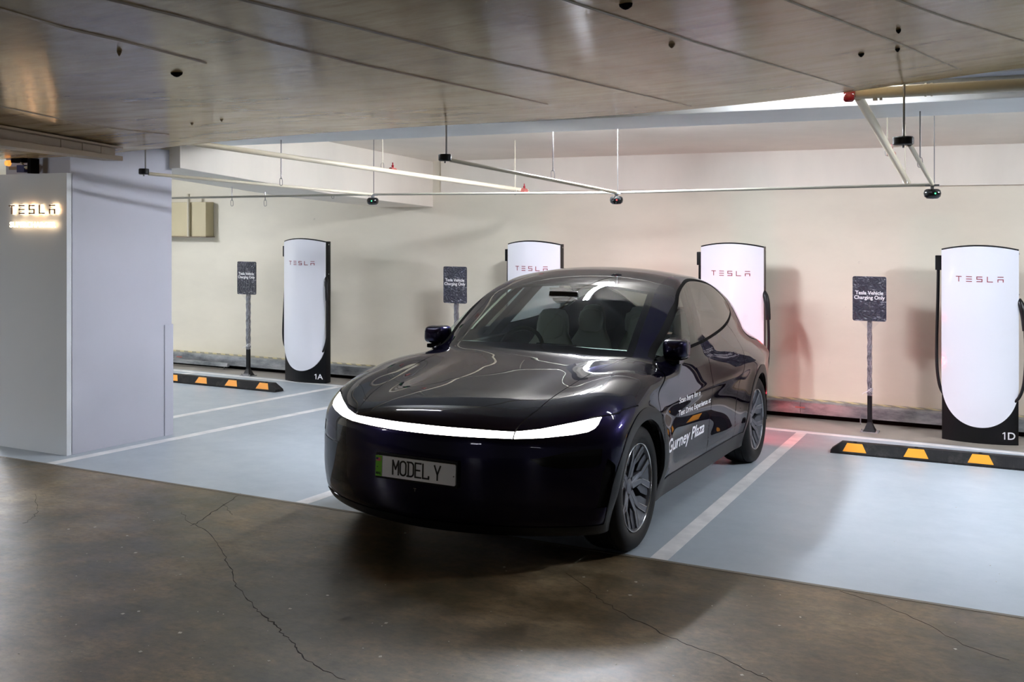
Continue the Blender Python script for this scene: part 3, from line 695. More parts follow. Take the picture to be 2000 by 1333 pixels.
for p, w, rr in ((S_[0], 'in front of the white column', .040), (S_[1], 'above the car, on a dark rod', .045), (S_[2], 'below the thick cream pipe', .055)):
    r = empty('junction_box', p); tag(r, 'flat round junction box on a hanging rod, ' + w, 'junction box', 'round junction boxes')
    MB().lathe([(-.012, .0005), (-.016, rr*.85), (-.010, rr), (.024, rr), (.030, rr*.9), (.030, .0005)], 'z', (0, 0, 0), 24).build('disc', M['black_plastic'], r, smooth=40)
    MB().tube([(0, 0, -.012), (0, 0, -.030)], .006, 8).build('knob', M['rod'], r)
    zt_ = zc(max(5.8, p.y)) + .01 - p.z
    MB().tube([(.002, .015, .028), (.004, .015, zt_)], .006, 8).build('hanger_rod', M['rod'], r)
# thick cream sprinkler branches
a, b = vec(372, 279, 5.75), vec(1030, 373, 9.5)
p1 = pipe('sprinkler_pipe', [a - (b-a)*.02, b], .022, M['pipe'], 'thick cream sprinkler pipe slanting from the slab edge, left of centre', 'pipe', 'cream sprinkler branches')
a, b = vec(1676, 188, 5.85), vec(1773, 357, 9.5)
p2 = pipe('sprinkler_pipe', [a, b], .026, M['pipe'], 'thick cream sprinkler pipe at right, joining the main pipe by the red cap', 'pipe', 'cream sprinkler branches')
for par, q in ((p1, (767, 333, 8.05)), (p1, (1024, 373, 9.4)), (p2, (1741, 301, 8.2))):
    c = vec(*q); MB().tube([c - Vector((.006, .03, -.002)), c + Vector((.006, .03, -.002))], .027, 14).build('tape_band', M['red_tape'], par)
    MB().lathe([(0, .010), (.03, .012), (.032, .006), (.055, .006), (.056, .0005)], 'z', tuple(c + Vector((0, 0, .02))), 10).build('sprinkler_head', M['red'], par)
a, b = vec(1668, 183, 5.85), vec(2010, 165, 5.85)
r = empty('main_pipe', a); tag(r, 'fat horizontal cream main pipe under the slab edge at top right', 'pipe')
L = (b - a)
MB().tube([Vector((0, 0, 0)), L * 1.6], .033, 18).build('pipe_run', M['pipe'], r, smooth=50)
for t in (.42, .455): MB().tube([L*t, L*(t+.012)], .0365, 18).build('coupling', M['pipe'], r, smooth=40)
MB().box(.10, .125, -.01, .01, -.045, .07).box(.135, .15, -.01, .01, -.045, .07).build('clamp', M['rod'], r)
c = vec(1659, 190, 5.80); r = empty('alarm_beacon', c); tag(r, 'small red round fitting at the end of the cream main pipe', 'fitting')
MB().box(-.030, .030, -.01, .03, .0, .07).build('back_box', M['red'], r, bevel=.004)
MB().lathe([(-.030, .0005), (-.028, .020), (-.018, .030), (.010, .030), (.018, .022), (.018, .0005)], 'z', (0, -.02, 0), 20).build('cup', M['red'], r, smooth=50)
# hanger rods with clips
for u, v0, v1, Y, lab in ((549, 262, 350, 6.9, 'hooked hanger rod right of the white column'), (1080, 256, 335, 7.3, 'hooked hanger rod above the car'), (1797, 222, 310, 6.9, 'hooked hanger rod between the right junction box and the sensor'),
                          (650, 275, 378, 9.0, 'thin cream hanger rod on the pink beam side'), (747, 272, 320, 7.9, 'short hanger rod holding the left sprinkler pipe'), (1006, 290, 370, 9.3, 'thin hanger rod near the end of the left sprinkler pipe'),
                          (1733, 228, 290, 8.0, 'cream hanger rod on the right sprinkler pipe'), (1768, 290, 350, 9.2, 'thin hanger rod near the end of the right sprinkler pipe'),
                          (453, 365, 392, 7.9, 'short clip hanger on the conduit next to the column'), (518, 375, 392, 7.9, 'short dark clip hanger on the conduit left of post 1A')):
    a, b = vec(u, v0, Y), vec(u, v1, Y); r = empty('pipe_hanger', b); tag(r, lab, 'hanger', 'pipe hangers')
    top = max(a.z, zc(Y) + .005) - b.z if Y > 6 and v0 < 300 else a.z - b.z
    MB().tube([(0, 0, 0), (0, 0, top)], .0045, 8).build('rod', M['rod'] if u not in (650, 747, 1006, 1733, 1768) else M['pipe'], r)
    MB().tube(smooth_open([(0, 0, .01), (-.014, 0, .0), (-.015, 0, -.04), (-.008, 0, -.055), (.010, 0, -.055), (.016, 0, -.04), (.012, 0, .0), (0, 0, .012)], 3), .0025, 6).build('clip', M['rod'], r)
# perforated cable tray high at the right
r = empty('cable_tray', vec(1840, 140, 6.2)); tag(r, 'perforated pale cable tray glimpsed above the main pipe', 'cable tray')
MB().box(-.4, 2.6, 0, .18, -.02, .07).build('tray', M['column'], r)
mb = MB()
for k in range(22):
    for j in range(3): mb.box(-.3 + k*.12, -.285 + k*.12, -.004, .0, -.012 + j*.024, .004 + j*.024)
mb.build('perforations', M['void'], r)
# cream duct box on the wall behind the column
r = empty('duct_box', (-10.61, 10.88, CAMZ - .24)); tag(r, 'cream duct box high on the wall beside the column', 'duct')
MB().box(-2.6, .32, 0, .165, 0, .50).build('box', M['duct'], r, bevel=.01)
MB().tube([(.02, -.03, 0), (.02, -.03, .62)], .022, 10).build('downpipe', M['pipe'], r, smooth=50)
MB().box(-2.6, .34, -.02, .165, -.012, .0).build('bottom_flange', M['raw'], r)
# stained tray fixed under the slab at left, ending by the column
qa, qb = onslab(-40, 243), onslab(214, 287)
pa, pb = Vector((*qa, zslab(*qa) - .036)), Vector((*qb, zslab(*qb) - .036))
r = empty('cable_trunking', pb); tag(r, 'brown stained cable trunking fixed under the slab at top left', 'cable trunking')
d = (pa - pb); L = d.length * 1.15; ang = math.atan2(d.y, d.x); r.rotation_euler = (0, -math.asin(d.z / d.length), ang)
zt_ = .035
for k, (x0, x1) in enumerate(((.05, .42), (.43, .86), (.87, 1.30), (1.31, L))): MB().box(x0, x1, -.028, .05, -.028, zt_ - .012).build('cover_section', M['brass'], r, bevel=.003)
MB().box(0, L, -.045, .09, -.062, -.030).build('flange', M['brass'], r, bevel=.002)
MB().box(-.005, L, -.02, .09, zt_-.012, zt_).build('back_strip', M['brass'], r)
MB().tube([(.02, -.03, -.01), (-.05, -.02, .0), (-.09, -.03, -.005)], .005, 6).build('cut_cable', M['rod'], r)
# small bracket with hose and amber lamp on the bare column head
c = vec(45, 318, 5.50); r = empty('hose_bracket', c); tag(r, 'brown bracket with a looped hose on the bare concrete above the lit sign', 'bracket')
MB().box(-.15, .12, -.02, .02, -.055, -.030).build('arm', M['brass'], r, bevel=.004)
MB().box(-.11, .02, -.03, .03, .0, .06).build('control_box', M['void'], r, bevel=.004)
MB().box(-.04, .05, -.03, .04, -.08, -.02).build('socket', M['flag_blue'], r, bevel=.004)
MB().tube([(.06 + .055*math.cos(t*.4), -.02, .015 + .055*math.sin(t*.4)) for t in range(2, 17)], .010, 8).build('hose_loop', M['pipe_grey'], r, smooth=60)
MB().lathe([(0, .0005), (0, .022), (.03, .026), (.035, .0005)], 'y', (-.165, -.03, .0), 14).build('amber_lamp', M['warm'], r)
MB().box(.09, .13, -.03, .05, -.09, .03).build('end_clamp', M['void'], r)

# ------------------------------------------------------------------ backlit wall lettering on the cladding
lt = at(20, 401, 5.53); rt = at(110, 418, 5.53)
r = empty('lit_sign', (lt.x, 5.555, lt.z)); tag(r, 'backlit warm white lettering on the white cladding of the column', 'sign')
w_, h_ = rt.x - lt.x, lt.z - rt.z
for bars in wordmark(w_, h_, h_*.15):
    mb, mg = MB(), MB()
    for x0, x1, z0, z1 in bars:
        mb.box(x0, x1, -.040, -.034, z0 - h_, z1 - h_); mg.box(x0 - .003, x1 + .004, -.020, -.010, z0 - h_ - .004, z1 - h_ + .003)
    lf = mb.build('letter', M['letter_dark'], r); mg.build('backlight', M['letter_glow'], lf)
z2 = at(20, 444, 5.53).z - lt.z
v_, f_ = text_mesh('SUPERCHARGER', .062, .003, 1.0, 'LEFT', .001)
sx_ = w_ / max(p[0] for p in v_)
MB().add([(p[0]*sx_, -.030 + p[2], p[1] + z2) for p in v_], f_).build('small_letters', M['letter_glow'], r)
# ------------------------------------------------------------------ the car
CAR_LOC = (-2.80, 5.40, fz(5.40))
car = empty('car', CAR_LOC, (-SL, 0, -.012))
tag(car, 'dark purple five-door crossover car with lit front light bar parked in the middle bay', 'car')

side_ok = lambda x, z: (x > .45) & (z > .15)
DLO = smooth_open([(.66, 1.024), (.835, 1.128), (1.022, 1.236), (1.207, 1.338), (1.424, 1.430), (1.765, 1.492), (2.068, 1.496), (2.411, 1.466), (2.626, 1.410), (2.775, 1.348)], 5)[:-1] + \
      [(2.80, 1.325), (2.815, 1.300), (2.79, 1.268)] + smooth_open([(2.736, 1.243), (2.484, 1.193), (2.172, 1.152), (1.806, 1.122), (1.41, 1.102), (1.039, 1.084), (.801, 1.058), (.70, 1.032)], 4)
BP_F = [(1.30, 1.00), (1.295, 1.10), (1.705, 1.49), (1.76, 1.56)]
BP_R = [(1.43, 1.00), (1.425, 1.10), (1.815, 1.49), (1.86, 1.56)]
GLX = [(.30, .72), (.60, .672), (1.0, .628), (1.3, .585), (2.0, .555), (2.8, .50), (3.3, .45), (3.9, .40)]
HOODX = [(-1.0, .47), (-.745, .507), (-.545, .545), (-.181, .570), (.169, .598), (.452, .625), (.62, .672), (.9, .70)]
BAR = [(-.1, .703), (.505, .704), (.505, .736), (.3, .742), (-.1, .745)]
HEAD = [(.512, .703), (.64, .709), (.772, .724), (.834, .736), (.858, .752), (.866, .770), (.866, .803), (.851, .802), (.75, .779), (.623, .751), (.512, .737)]
FOG = [(.598, .601), (.655, .565), (.746, .553), (.874, .556), (.905, .575), (.905, .650), (.84, .648), (.75, .634), (.66, .613)]
FD_GAP = smooth_open([(.66, 1.02), (.56, .982), (.40, .918), (.262, .868), (.222, .805), (.246, .735), (.310, .640), (.340, .52), (.356, .40), (.365, .30)], 4)
B_GAP = smooth_open([(1.43, 1.11), (1.425, .97), (1.39, .82), (1.39, .66), (1.425, .475), (1.44, .30)], 4)
R_GAP = smooth_open([(2.36, 1.165), (2.52, 1.06), (2.47, .95), (2.33, .86), (2.18, .76), (2.10, .64), (2.10, .50), (2.14, .40), (2.155, .30)], 4)
BUMP_GAP = [(-.46, .800), (-.33, .815), (-.257, .829), (-.10, .835)]
REAR_GAP = [(3.33, .72), (3.45, .80), (3.52, .90), (3.62, .96)]
AIR = [(-.515, .34), (-.445, .34), (-.425, .42), (-.43, .56), (-.475, .60), (-.50, .5)]
TAILP = [(3.66, .925), (3.70, .905), (4.0, .90), (4.0, .965), (3.70, .965), (3.68, .96)]
gx_of = lambda y: np.interp(y, [p[0] for p in GLX], [p[1] for p in GLX])
hx_of = lambda y: np.interp(y, [p[0] for p in HOODX], [p[1] for p in HOODX])
ypr = lambda x, y: y - WSH(y) * (.43 * x**2 + .06 * x**6)
HGAP = [(p[1], p[0]) for p in HOODX]
BIG = 1.0
def g_dlo(x, y, z): return np.where(side_ok(x, z) & (z > .95), poly_sd(y, z, DLO), BIG)
def g_trim(x, y, z): return g_dlo(x, y, z) - .020
def g_bpf(x, y, z): return np.where(z > .9, y - np.interp(z, [p[1] for p in BP_F], [p[0] for p in BP_F]), BIG)
def g_bpr(x, y, z): return np.where(z > .9, y - np.interp(z, [p[1] for p in BP_R], [p[0] for p in BP_R]), BIG)
def g_glx(x, y, z): return x - gx_of(y)
def g_glxi(x, y, z): return x - gx_of(y) + .045
def g_yp(v): return lambda x, y, z: np.where(z > .9, ypr(x, y) - v, BIG)
def g_hx(x, y, z): return x - hx_of(y)
def g_hood(x, y, z): return seg_dist(x, y, HGAP) - .0028 + np.where((z > .69) & (y < .75), 0, BIG)
def g_front(P_): return lambda x, y, z: np.where(y < .1, poly_sd(x, z, P_), BIG)
def g_arch(r): return lambda x, y, z: np.where(x > .6, arch_r(y, z) - r, BIG)
def g_gap(P_, w=.0038): return lambda x, y, z: np.where(side_ok(x, z), seg_dist(y, z, P_) - w, BIG)
def g_z(v): return lambda x, y, z: z - v
def g_side(P_): return lambda x, y, z: np.where(x > .5, poly_sd(y, z, P_), BIG)
def fd_y(z): return np.interp(z, [p[1] for p in FD_GAP[::-1]], [p[0] for p in FD_GAP[::-1]])
def b_y(z): return np.interp(z, [p[1] for p in B_GAP[::-1]], [p[0] for p in B_GAP[::-1]])
def r_y(z): return np.interp(z, [p[1] for p in R_GAP[::-1]], [p[0] for p in R_GAP[::-1]])
def bz_of(y): return np.interp(y, [p[0] for p in BUMP_GAP], [p[1] for p in BUMP_GAP])
def dlo_band(x, y, z): return (z > 1.0)

V, N, T = body_grid()
for g in (g_dlo, g_trim, g_bpf, g_bpr, g_glx, g_glxi, g_yp(.405), g_yp(.475), g_yp(1.165), g_yp(1.235), g_yp(2.95), g_yp(3.62), g_hx, g_hood, g_front(BAR), g_front(HEAD), g_front(FOG),
          g_arch(.385), g_arch(.455), g_gap(FD_GAP), g_gap(B_GAP), g_gap(R_GAP), g_gap(BUMP_GAP, .0025), g_gap(REAR_GAP, .0025), g_z(.315), g_z(.245), g_side(AIR), g_side(TAILP), g_z(.43), g_z(.47), lambda x, y, z: x - .42, lambda x, y, z: x - .80):
    V, N, T = cut(V, N, T, g)
N = body_normal(V)
c = V[T].mean(1); x, y, z = c[:, 0], c[:, 1], c[:, 2]
yp = ypr(x, y)
lab = np.full(len(T), 'rear_quarter', dtype=object)
S_ = g_hx(x, y, z) > 0
between = lambda a, b: (a < y) & (y < b)
is_side = x > .45
front = (y < -.10) & (z < bz_of(y)) & ((x > .5) | (z < .725)) | (y < .1) & (z < .70) & (y < -.36)
lab[(y < fd_y(z)) & (y < 1.2)] = 'fender'
lab[(y >= fd_y(z)) & (y < b_y(z)) & (z < 1.10) & is_side] = 'front_door'
lab[(y >= b_y(z)) & (y < r_y(z)) & (z < 1.17) & is_side] = 'rear_door'
lab[(z >= 1.0) & (g_trim(x, y, z) > 0) & ((y > .6)) & (z > np.interp(y, [p[0] for p in DLO[-28:]][::-1], [p[1] for p in DLO[-28:]][::-1])) & is_side & (y < 2.85)] = 'roof_rail'
lab[(x <= hx_of(y)) & (yp < .405) & (y < .75) & (z > .70)] = 'hood'
lab[front & (lab != 'hood')] = 'front_bumper'
lab[(z < .745) & (y < -.55) & (x < .51)] = 'front_bumper'
lab[(x <= hx_of(y)) & (z > .742) & (yp < .405)] = 'hood'
lab[(y > 3.30) & (z < .90) & ((y > 3.33 + (z - .72) * 1.05) | (z < .72)) ] = 'rear_bumper'
glz = (x < gx_of(y)) & (yp > .405) & (z > .95)
lab[glz] = 'windshield_surround'
lab[glz & (yp > .475) & (yp < 1.165) & (x < gx_of(y) - .045)] = 'windshield'
lab[glz & (yp > 1.235)] = 'glass_roof'
lab[glz & (yp > 2.95) & (x < gx_of(y) - .045)] = 'rear_window'
lab[(yp > 3.62) & (z > .975) & (y > 3.3)] = 'tailgate'
lab[(y > 3.64) & (z > .90) & (z < .975) & (g_side(TAILP)(x, y, z) < 0)] = 'tail_lamp'
lab[(y > 3.75) & (z > .43) & (z < .47) & (x > .42) & (x < .80)] = 'rear_lamp'
dl = g_dlo(x, y, z) < 0; tr = (g_trim(x, y, z) < 0) & ~dl
lab[tr] = 'window_trim'
lab[dl] = 'door_pillar'
lab[dl & (g_bpf(x, y, z) < 0)] = 'front_side_window'
lab[dl & (g_bpr(x, y, z) > 0)] = 'rear_side_window'
for gg, nm in ((g_front(BAR), 'light_bar'), (g_front(HEAD), 'headlamp'), (g_front(FOG), 'lower_lamp_pod'), (g_side(AIR), 'air_slot')):
    lab[gg(x, y, z) < 0] = nm
gap = (g_hood(x, y, z) < 0) & (z > .70) & (lab != 'light_bar') & (lab != 'headlamp') & (yp < .40)
for gg, lim in ((g_gap(FD_GAP), z > .315), (g_gap(B_GAP), z > .315), (g_gap(R_GAP), z > .315), (g_gap(BUMP_GAP, .0025), y < -.1), (g_gap(REAR_GAP, .0025), y > 3)):
    gap |= (gg(x, y, z) < 0) & lim & ~dl
sill = (z < .315) & (y > -.2) & (y < 3.3) & (x > .5)
lab[sill] = 'sill_cladding'
lab[(z < .245) & (y <= -.2)] = 'front_lip'
lab[(z < .315) & (y >= 3.3)] = 'rear_lip'
ar = arch_r(y, z)
lab[(ar < .455) & (x > .6)] = 'wheel_arch_trim'
shell = ~((lab == 'front_side_window') | (lab == 'rear_side_window') | (lab == 'windshield') | (lab == 'rear_window')) & ~((ar < .385) & (x > .6))
lab[gap] = 'gap'
lab[(ar < .385) & (x > .6)] = 'hole'

def surf_obj(name, mask, m, sides, parent=None, offset=0.0, flip=False, custom=True):
    """sides: 'b' both halves in one mesh, 'r' right half (+x), 'l' left half (-x)"""
    t = T[mask]
    if not len(t): return None
    u, inv = np.unique(t, return_inverse=True); t = inv.reshape(-1, 3); v = V[u] + N[u] * offset; n_ = N[u] * (-1 if flip else 1)
    if flip: t = t[:, ::-1]
    vs, ns, ts = [], [], []; o = 0
    if sides in 'br': vs.append(v); ns.append(n_); ts.append(t); o = len(v)
    if sides in 'bl': vs.append(v * [-1, 1, 1]); ns.append(n_ * [-1, 1, 1]); ts.append(t[:, ::-1] + o)
    v = np.concatenate(vs); n_ = np.concatenate(ns); t = np.concatenate(ts)
    me = bpy.data.meshes.new(name); me.vertices.add(len(v)); me.vertices.foreach_set('co', v.astype(np.float32).ravel())
    me.loops.add(len(t) * 3); me.loops.foreach_set('vertex_index', t.astype(np.int32).ravel())
    me.polygons.add(len(t)); me.polygons.foreach_set('loop_start', np.arange(0, len(t)*3, 3, dtype=np.int32)); me.polygons.foreach_set('loop_total', np.full(len(t), 3, dtype=np.int32))
    me.update(calc_edges=True); me.materials.append(m)
    me.shade_smooth()
    if custom:
        n_ = n_.copy(); cz = np.abs(v[:, 0]) < 1e-4; n_[cz, 0] = 0
        me.normals_split_custom_set_from_vertices(n_.tolist())
    o_ = bpy.data.objects.new(name, me); COL.objects.link(o_); o_.parent = parent or car
    return o_
Mp = M['paint']
parts = {}
for nm, m, sd in (('hood', Mp, 'b'), ('front_bumper', Mp, 'b'), ('rear_bumper', Mp, 'b'), ('tailgate', Mp, 'b'), ('light_bar', M['lamp'], 'b'), ('tail_lamp', M['tail'], 'b'), ('front_lip', M['satin_black'], 'b'), ('rear_lip', M['satin_black'], 'b'),
                  ('windshield_surround', M['gloss_black'], 'b'), ('windshield', M['glass'], 'b'), ('glass_roof', M['dark_glass'], 'b'), ('rear_window', M['tint_glass'], 'b'),
                  ('fender', Mp, 's'), ('front_door', Mp, 's'), ('rear_door', Mp, 's'), ('rear_quarter', Mp, 's'), ('roof_rail', Mp, 's'), ('headlamp', M['lamp_glow'], 's'), ('rear_lamp', M['tail_low'], 's'), ('lower_lamp_pod', M['gloss_black'], 's'),
                  ('air_slot', M['void'], 's'), ('window_trim', M['window_trim'], 's'), ('door_pillar', M['gloss_black'], 's'), ('front_side_window', M['glass'], 's'), ('rear_side_window', M['tint_glass'], 's'),
                  ('sill_cladding', M['satin_black'], 's'), ('wheel_arch_trim', M['satin_black'], 's')):
    mask = (lab == nm)
    off = .004 if nm in ('wheel_arch_trim', 'sill_cladding', 'front_lip', 'rear_lip') else (-.003 if nm in ('lower_lamp_pod',) else (-.012 if nm == 'air_slot' else 0))
    if sd == 'b': parts[nm] = [surf_obj(nm, mask, m, 'b', offset=off)]
    elif nm == 'wheel_arch_trim': parts[nm] = [surf_obj(nm, mask & q_, m, s_, offset=off) for s_ in 'rl' for q_ in (y < 1.4, y > 1.4)]
    else: parts[nm] = [surf_obj(nm, mask, m, s_, offset=off) for s_ in 'rl']
parts['headlamp'][0]['label'] = 'lit headlamp sweeping back from the light bar'
inner = surf_obj('cabin_lining', shell, M['cabin'], 'b', offset=-.018, custom=False)
RW = parts['roof_rail']
def on_side(y, z, off=.0012):
    """point on the right flank"""
    lo = np.zeros(len(y)); hi = np.full(len(y), 1.3)
    for _ in range(30):
        mid = (lo + hi) / 2; o = body_f(mid, y, z) > 0; hi = np.where(o, mid, hi); lo = np.where(o, lo, mid)
    return lo + off
# underbody and wheel wells
mb = MB(); ol = [(x_, y_) for x_, y_ in ((.70, -.60), (.80, -.35), (.62, -.34), (.62, .40), (.86, .42), (.86, 2.45), (.62, 2.47), (.62, 3.30), (.80, 3.32), (.66, 3.60), (-.66, 3.60), (-.80, 3.32), (-.62, 3.30), (-.62, 2.47), (-.86, 2.45), (-.86, .42), (-.62, .40), (-.62, -.34), (-.80, -.35), (-.70, -.60))]
mb.prism(ol, 'z', .20, .24); mb.build('underbody', M['void'], car)
for yc in (0, 2.89):
    for sx in (1, -1):
        mb = MB(); rg = []
        for xx in (.60, .955 if True else 0):
            rg.append([(sx*xx, yc + .395*math.cos(t), .356 + .395*math.sin(t)) for t in [math.radians(a) for a in range(-8, 190, 8)]])
        n_ = len(rg[0]); mb.add(rg[0] + [(sx*.925, p[1], p[2]) for p in rg[1]], [(i, i+1, n_+i+1, n_+i) for i in range(n_-1)] + [tuple(range(n_))])
        mb.build('wheel_well', M['void'], car)
# wheels
def wheel():
    r = empty('wheel')
    prof = [(-.125, .245), (-.128, .300), (-.118, .335), (-.095, .350), (-.070, .3555), (-.066, .348), (-.058, .348), (-.054, .3558), (-.010, .356), (-.006, .349), (.004, .349), (.008, .356), (.052, .3558), (.056, .348), (.064, .348), (.068, .3555),
            (.095, .350), (.112, .340), (.124, .322), (.128, .300), (.126, .275), (.118, .258), (.108, .250), (.104, .243)]
    MB().lathe(prof, 'x', n=72).build('tyre', M['rubber'], r, smooth=40)
    MB().lathe([(.104, .2455), (.112, .2485), (.114, .2440), (.106, .2375), (.060, .228), (-.02, .222), (-.11, .235), (-.12, .246)], 'x', n=72).build('rim', M['rim_dark'], r, smooth=40)
    MB().lathe([(.1135, .2490), (.1165, .2470), (.1165, .2445), (.1125, .2425)], 'x', n=72).build('rim_lip', M['rim_edge'], r, smooth=40)
    MB().lathe([(-.03, .0005), (-.03, .165), (-.01, .165), (-.01, .0005)], 'x', n=40).build('brake_disc', M['disc'], r, smooth=40)
    MB().lathe([(-.05, .0005), (-.05, .232)], 'x', n=40).build('wheel_back', M['void'], r)
    h_of = lambda q: .062 + .046 * min(1, q / .235)**1.6            # the face dishes in towards the hub
    def plate(mb, pts, dh, th, taper=.0):
        top = [(h_of(math.hypot(a, b)) + dh, a, b) for a, b in pts]; cx = sum(p[0] for p in pts)/len(pts); cy = sum(p[1] for p in pts)/len(pts)
        bot = [(h_of(math.hypot(a, b)) + dh - th, a + (a-cx)*taper, b + (b-cy)*taper) for a, b in pts]; n = len(pts)
        mb.add(top + bot, [tuple(range(n)), tuple(range(2*n-1, n-1, -1))] + [(i, (i+1) % n, n+(i+1) % n, n+i) for i in range(n)])
    def pol(rr, a): return (rr*math.sin(math.radians(a)), rr*math.cos(math.radians(a)))
    for k in range(5):
        A = 72*k + 8
        mb = MB()
        for s_ in (1, -1):                                          # two blades of one spoke
            plate(mb, [pol(.040, A), pol(.062, A + s_*34), pol(.150, A + s_*14), pol(.240, A + s_*23), pol(.240, A + s_*14), pol(.155, A + s_*3.5), pol(.120, A)][::s_], .0, .030, .08)
        sp = mb.build('spoke', M['rim'], r, bevel=.0025)
        mb = MB()
        plate(mb, [pol(.160, A - 3), pol(.236, A - 14), pol(.240, A), pol(.236, A + 14), pol(.160, A + 3), pol(.135, A)], -.007, .006)
        plate(mb, [pol(.125, A + 24), pol(.165, A + 13.5), pol(.238, A + 22.5), pol(.240, A + 33), pol(.170, A + 33)], -.010, .006)
        plate(mb, [pol(.125, A - 24), pol(.170, A - 33), pol(.240, A - 33), pol(.238, A - 22.5), pol(.165, A - 13.5)], -.010, .006)
        mb.build('spoke_infill', M['rim_dark'], r)
        mb = MB()
        for s_ in (1, -1):
            for q in ([pol(.158, A + s_*4.0), pol(.238, A + s_*14.2)], [pol(.150, A + s_*14), pol(.238, A + s_*23)]):
                mb.tube([(h_of(math.hypot(*p)) + .0015, p[0], p[1]) for p in q], .0016, 6)
        mb.build('machined_edges', M['rim_edge'], sp)
    MB().lathe([(.050, .062), (.066, .050), (.070, .034), (.070, .0005)], 'x', n=5).build('hub_cover', M['rim'], r, smooth=20, bevel=.003)
    return r
w0 = wheel(); first = True
for yc in (0, 2.89):
    for sx in (1, -1):
        w = w0 if first else copy_tree(w0, car); first = False
        w.parent = car; w.location = (sx*.812, yc, .356); w.rotation_euler = (0, 0, 0 if sx > 0 else math.pi)
        if yc > 0: w.rotation_euler.x = .5
# door mirrors
def mirror(sx):
    r = empty('door_mirror', (sx*.892, .76, 1.085)); r.parent = car
    rg = []
    for k in range(13):
        t = k / 12; s_ = math.sin(math.pi * min(1, .10 + t*.42)) ** .55 if k else .35
        yy = .065 - .135*t; f = (1 - t**3.6)**.45 if t < 1 else .02
        rg.append([(sx*(p[0] + .012*t), yy, p[2]) for p in [(a, 0, b + .015*(1-t)*0) for a, b, _ in [(q[0], q[1], 0) for q in sell(0, .0, .086*max(.05, f), .066*max(.05, f), 0, 32, 4.2)]]])
    MB().rings(rg).build('mirror_shell', M['paint'], r, smooth=50)
    MB().prism([(a, b) for a, b, _ in sell(0, 0, .080, .060, 0, 32, 4.2)], 'y', .060, .069).build('mirror_glass', M['dark_glass'], r, smooth=30)
    MB().prism([(a, b - .004) for a, b, _ in sell(0, 0, .087, .067, 0, 32, 4.2)], 'y', .035, .066).build('mirror_rim', M['gloss_black'], r, smooth=30)
    MB().rings([[(sx*a, yv + dy, zv + dz) for dy, dz in ((-.05, -.014), (.05, -.014), (.05, .014), (-.05, .014))] for a, yv, zv in ((-.19, .0, -.055), (-.10, .0, -.072), (.02, .0, -.080), (.05, .0, -.078))]).build('mirror_foot', M['gloss_black'], r, bevel=.006)
    return r
mirror(1); mirror(-1)
# door handles: flush blades under the waist
for sx in (1, -1):
    for yc in (1.20, 2.26):
        ya = np.linspace(yc - .11, yc + .11, 9); za = np.full(9, .93 if yc < 2 else .952)
        lo_, hi_ = on_side(ya, za - .011, .003), on_side(ya, za + .011, .003)
        vs = [(sx*a, b, c_ - .011) for a, b, c_ in zip(lo_, ya, za)] + [(sx*a, b, c_ + .011) for a, b, c_ in zip(hi_, ya, za)]
        vs += [(sx*(a - .006), b, c_ - .012) for a, b, c_ in zip(lo_, ya, za)] + [(sx*(a - .006), b, c_ + .012) for a, b, c_ in zip(hi_, ya, za)]
        fs = [(i, i+1, 9+i+1, 9+i) for i in range(8)] + [(18+i, 18+i+1, i+1, i) for i in range(8)] + [(9+i, 9+i+1, 27+i+1, 27+i) for i in range(8)] + [(0, 9, 27, 18), (8, 26, 35, 17)]
        MB().add(vs, fs).build('door_handle', Mp, parts['front_door' if yc < 2 else 'rear_door'][0 if sx > 0 else 1])
# writing on the front and rear doors (the scan code of the original is left out)
def flank_text(body, size, y0, z0, ystretch, parent, w_target=None):
    vs, fs = text_mesh(body, size, 0, 1, 'LEFT', size * .022)
    k = w_target / max(p[0] for p in vs) if w_target else ystretch
    ya = np.array([y0 + p[0]*k for p in vs]); za = np.array([z0 + p[1] for p in vs]); xa = on_side(ya, za, .0018)
    MB().add(list(zip(xa, ya, za)), fs).build('lettering', M['decal'], parent)
fd, rd = parts['front_door'][0], parts['rear_door'][0]
flank_text('Scan here for a', .050, .605, .762, 1, fd, .47)
flank_text('Test Drive Experience at', .050, .620, .680, 1, fd, .74)
flank_text('Gurney Plaza', .116, .408, .482, 1, fd, .89)
# indicator repeater
ya = np.array([.18, .25, .25, .18]); za = np.array([.655, .655, .70, .70])
# number plate
pr = empty('number_plate', (0, -.904, .509)); pr.parent = car
MB().box(-.256, .256, .006, .045, -.068, .070).build('plate_frame', M['satin_black'], pr, bevel=.004)
MB().prism([(a, b) for a, b in rrect(.50, .110, .008)], 'y', -.002, .007).build('plate_face', M['plate'], pr)
MB().box(-.249, -.209, -.0035, .0, -.055, .055).build('green_band', M['green'], pr)
MB().box(-.2085, -.2055, -.003, .0, -.054, .054).build('band_edge', M['galv'], pr)
MB().box(-.245, -.217, -.0050, -.001, .026, .044).build('flag', M['flag_red'], pr)
MB().box(-.245, -.231, -.0056, -.001, .034, .044).build('flag_canton', M['flag_blue'], pr)
for t, s_, px, pz, k in (('MAL', .020, -.246, -.046, .9),):
    v_, f_ = text_mesh(t, s_, .0004, k, 'LEFT', .0004); MB().add([(p[0]+px, -.0045 + p[2], p[1]+pz) for p in v_], f_).build('country_letters', M['ink'], pr)
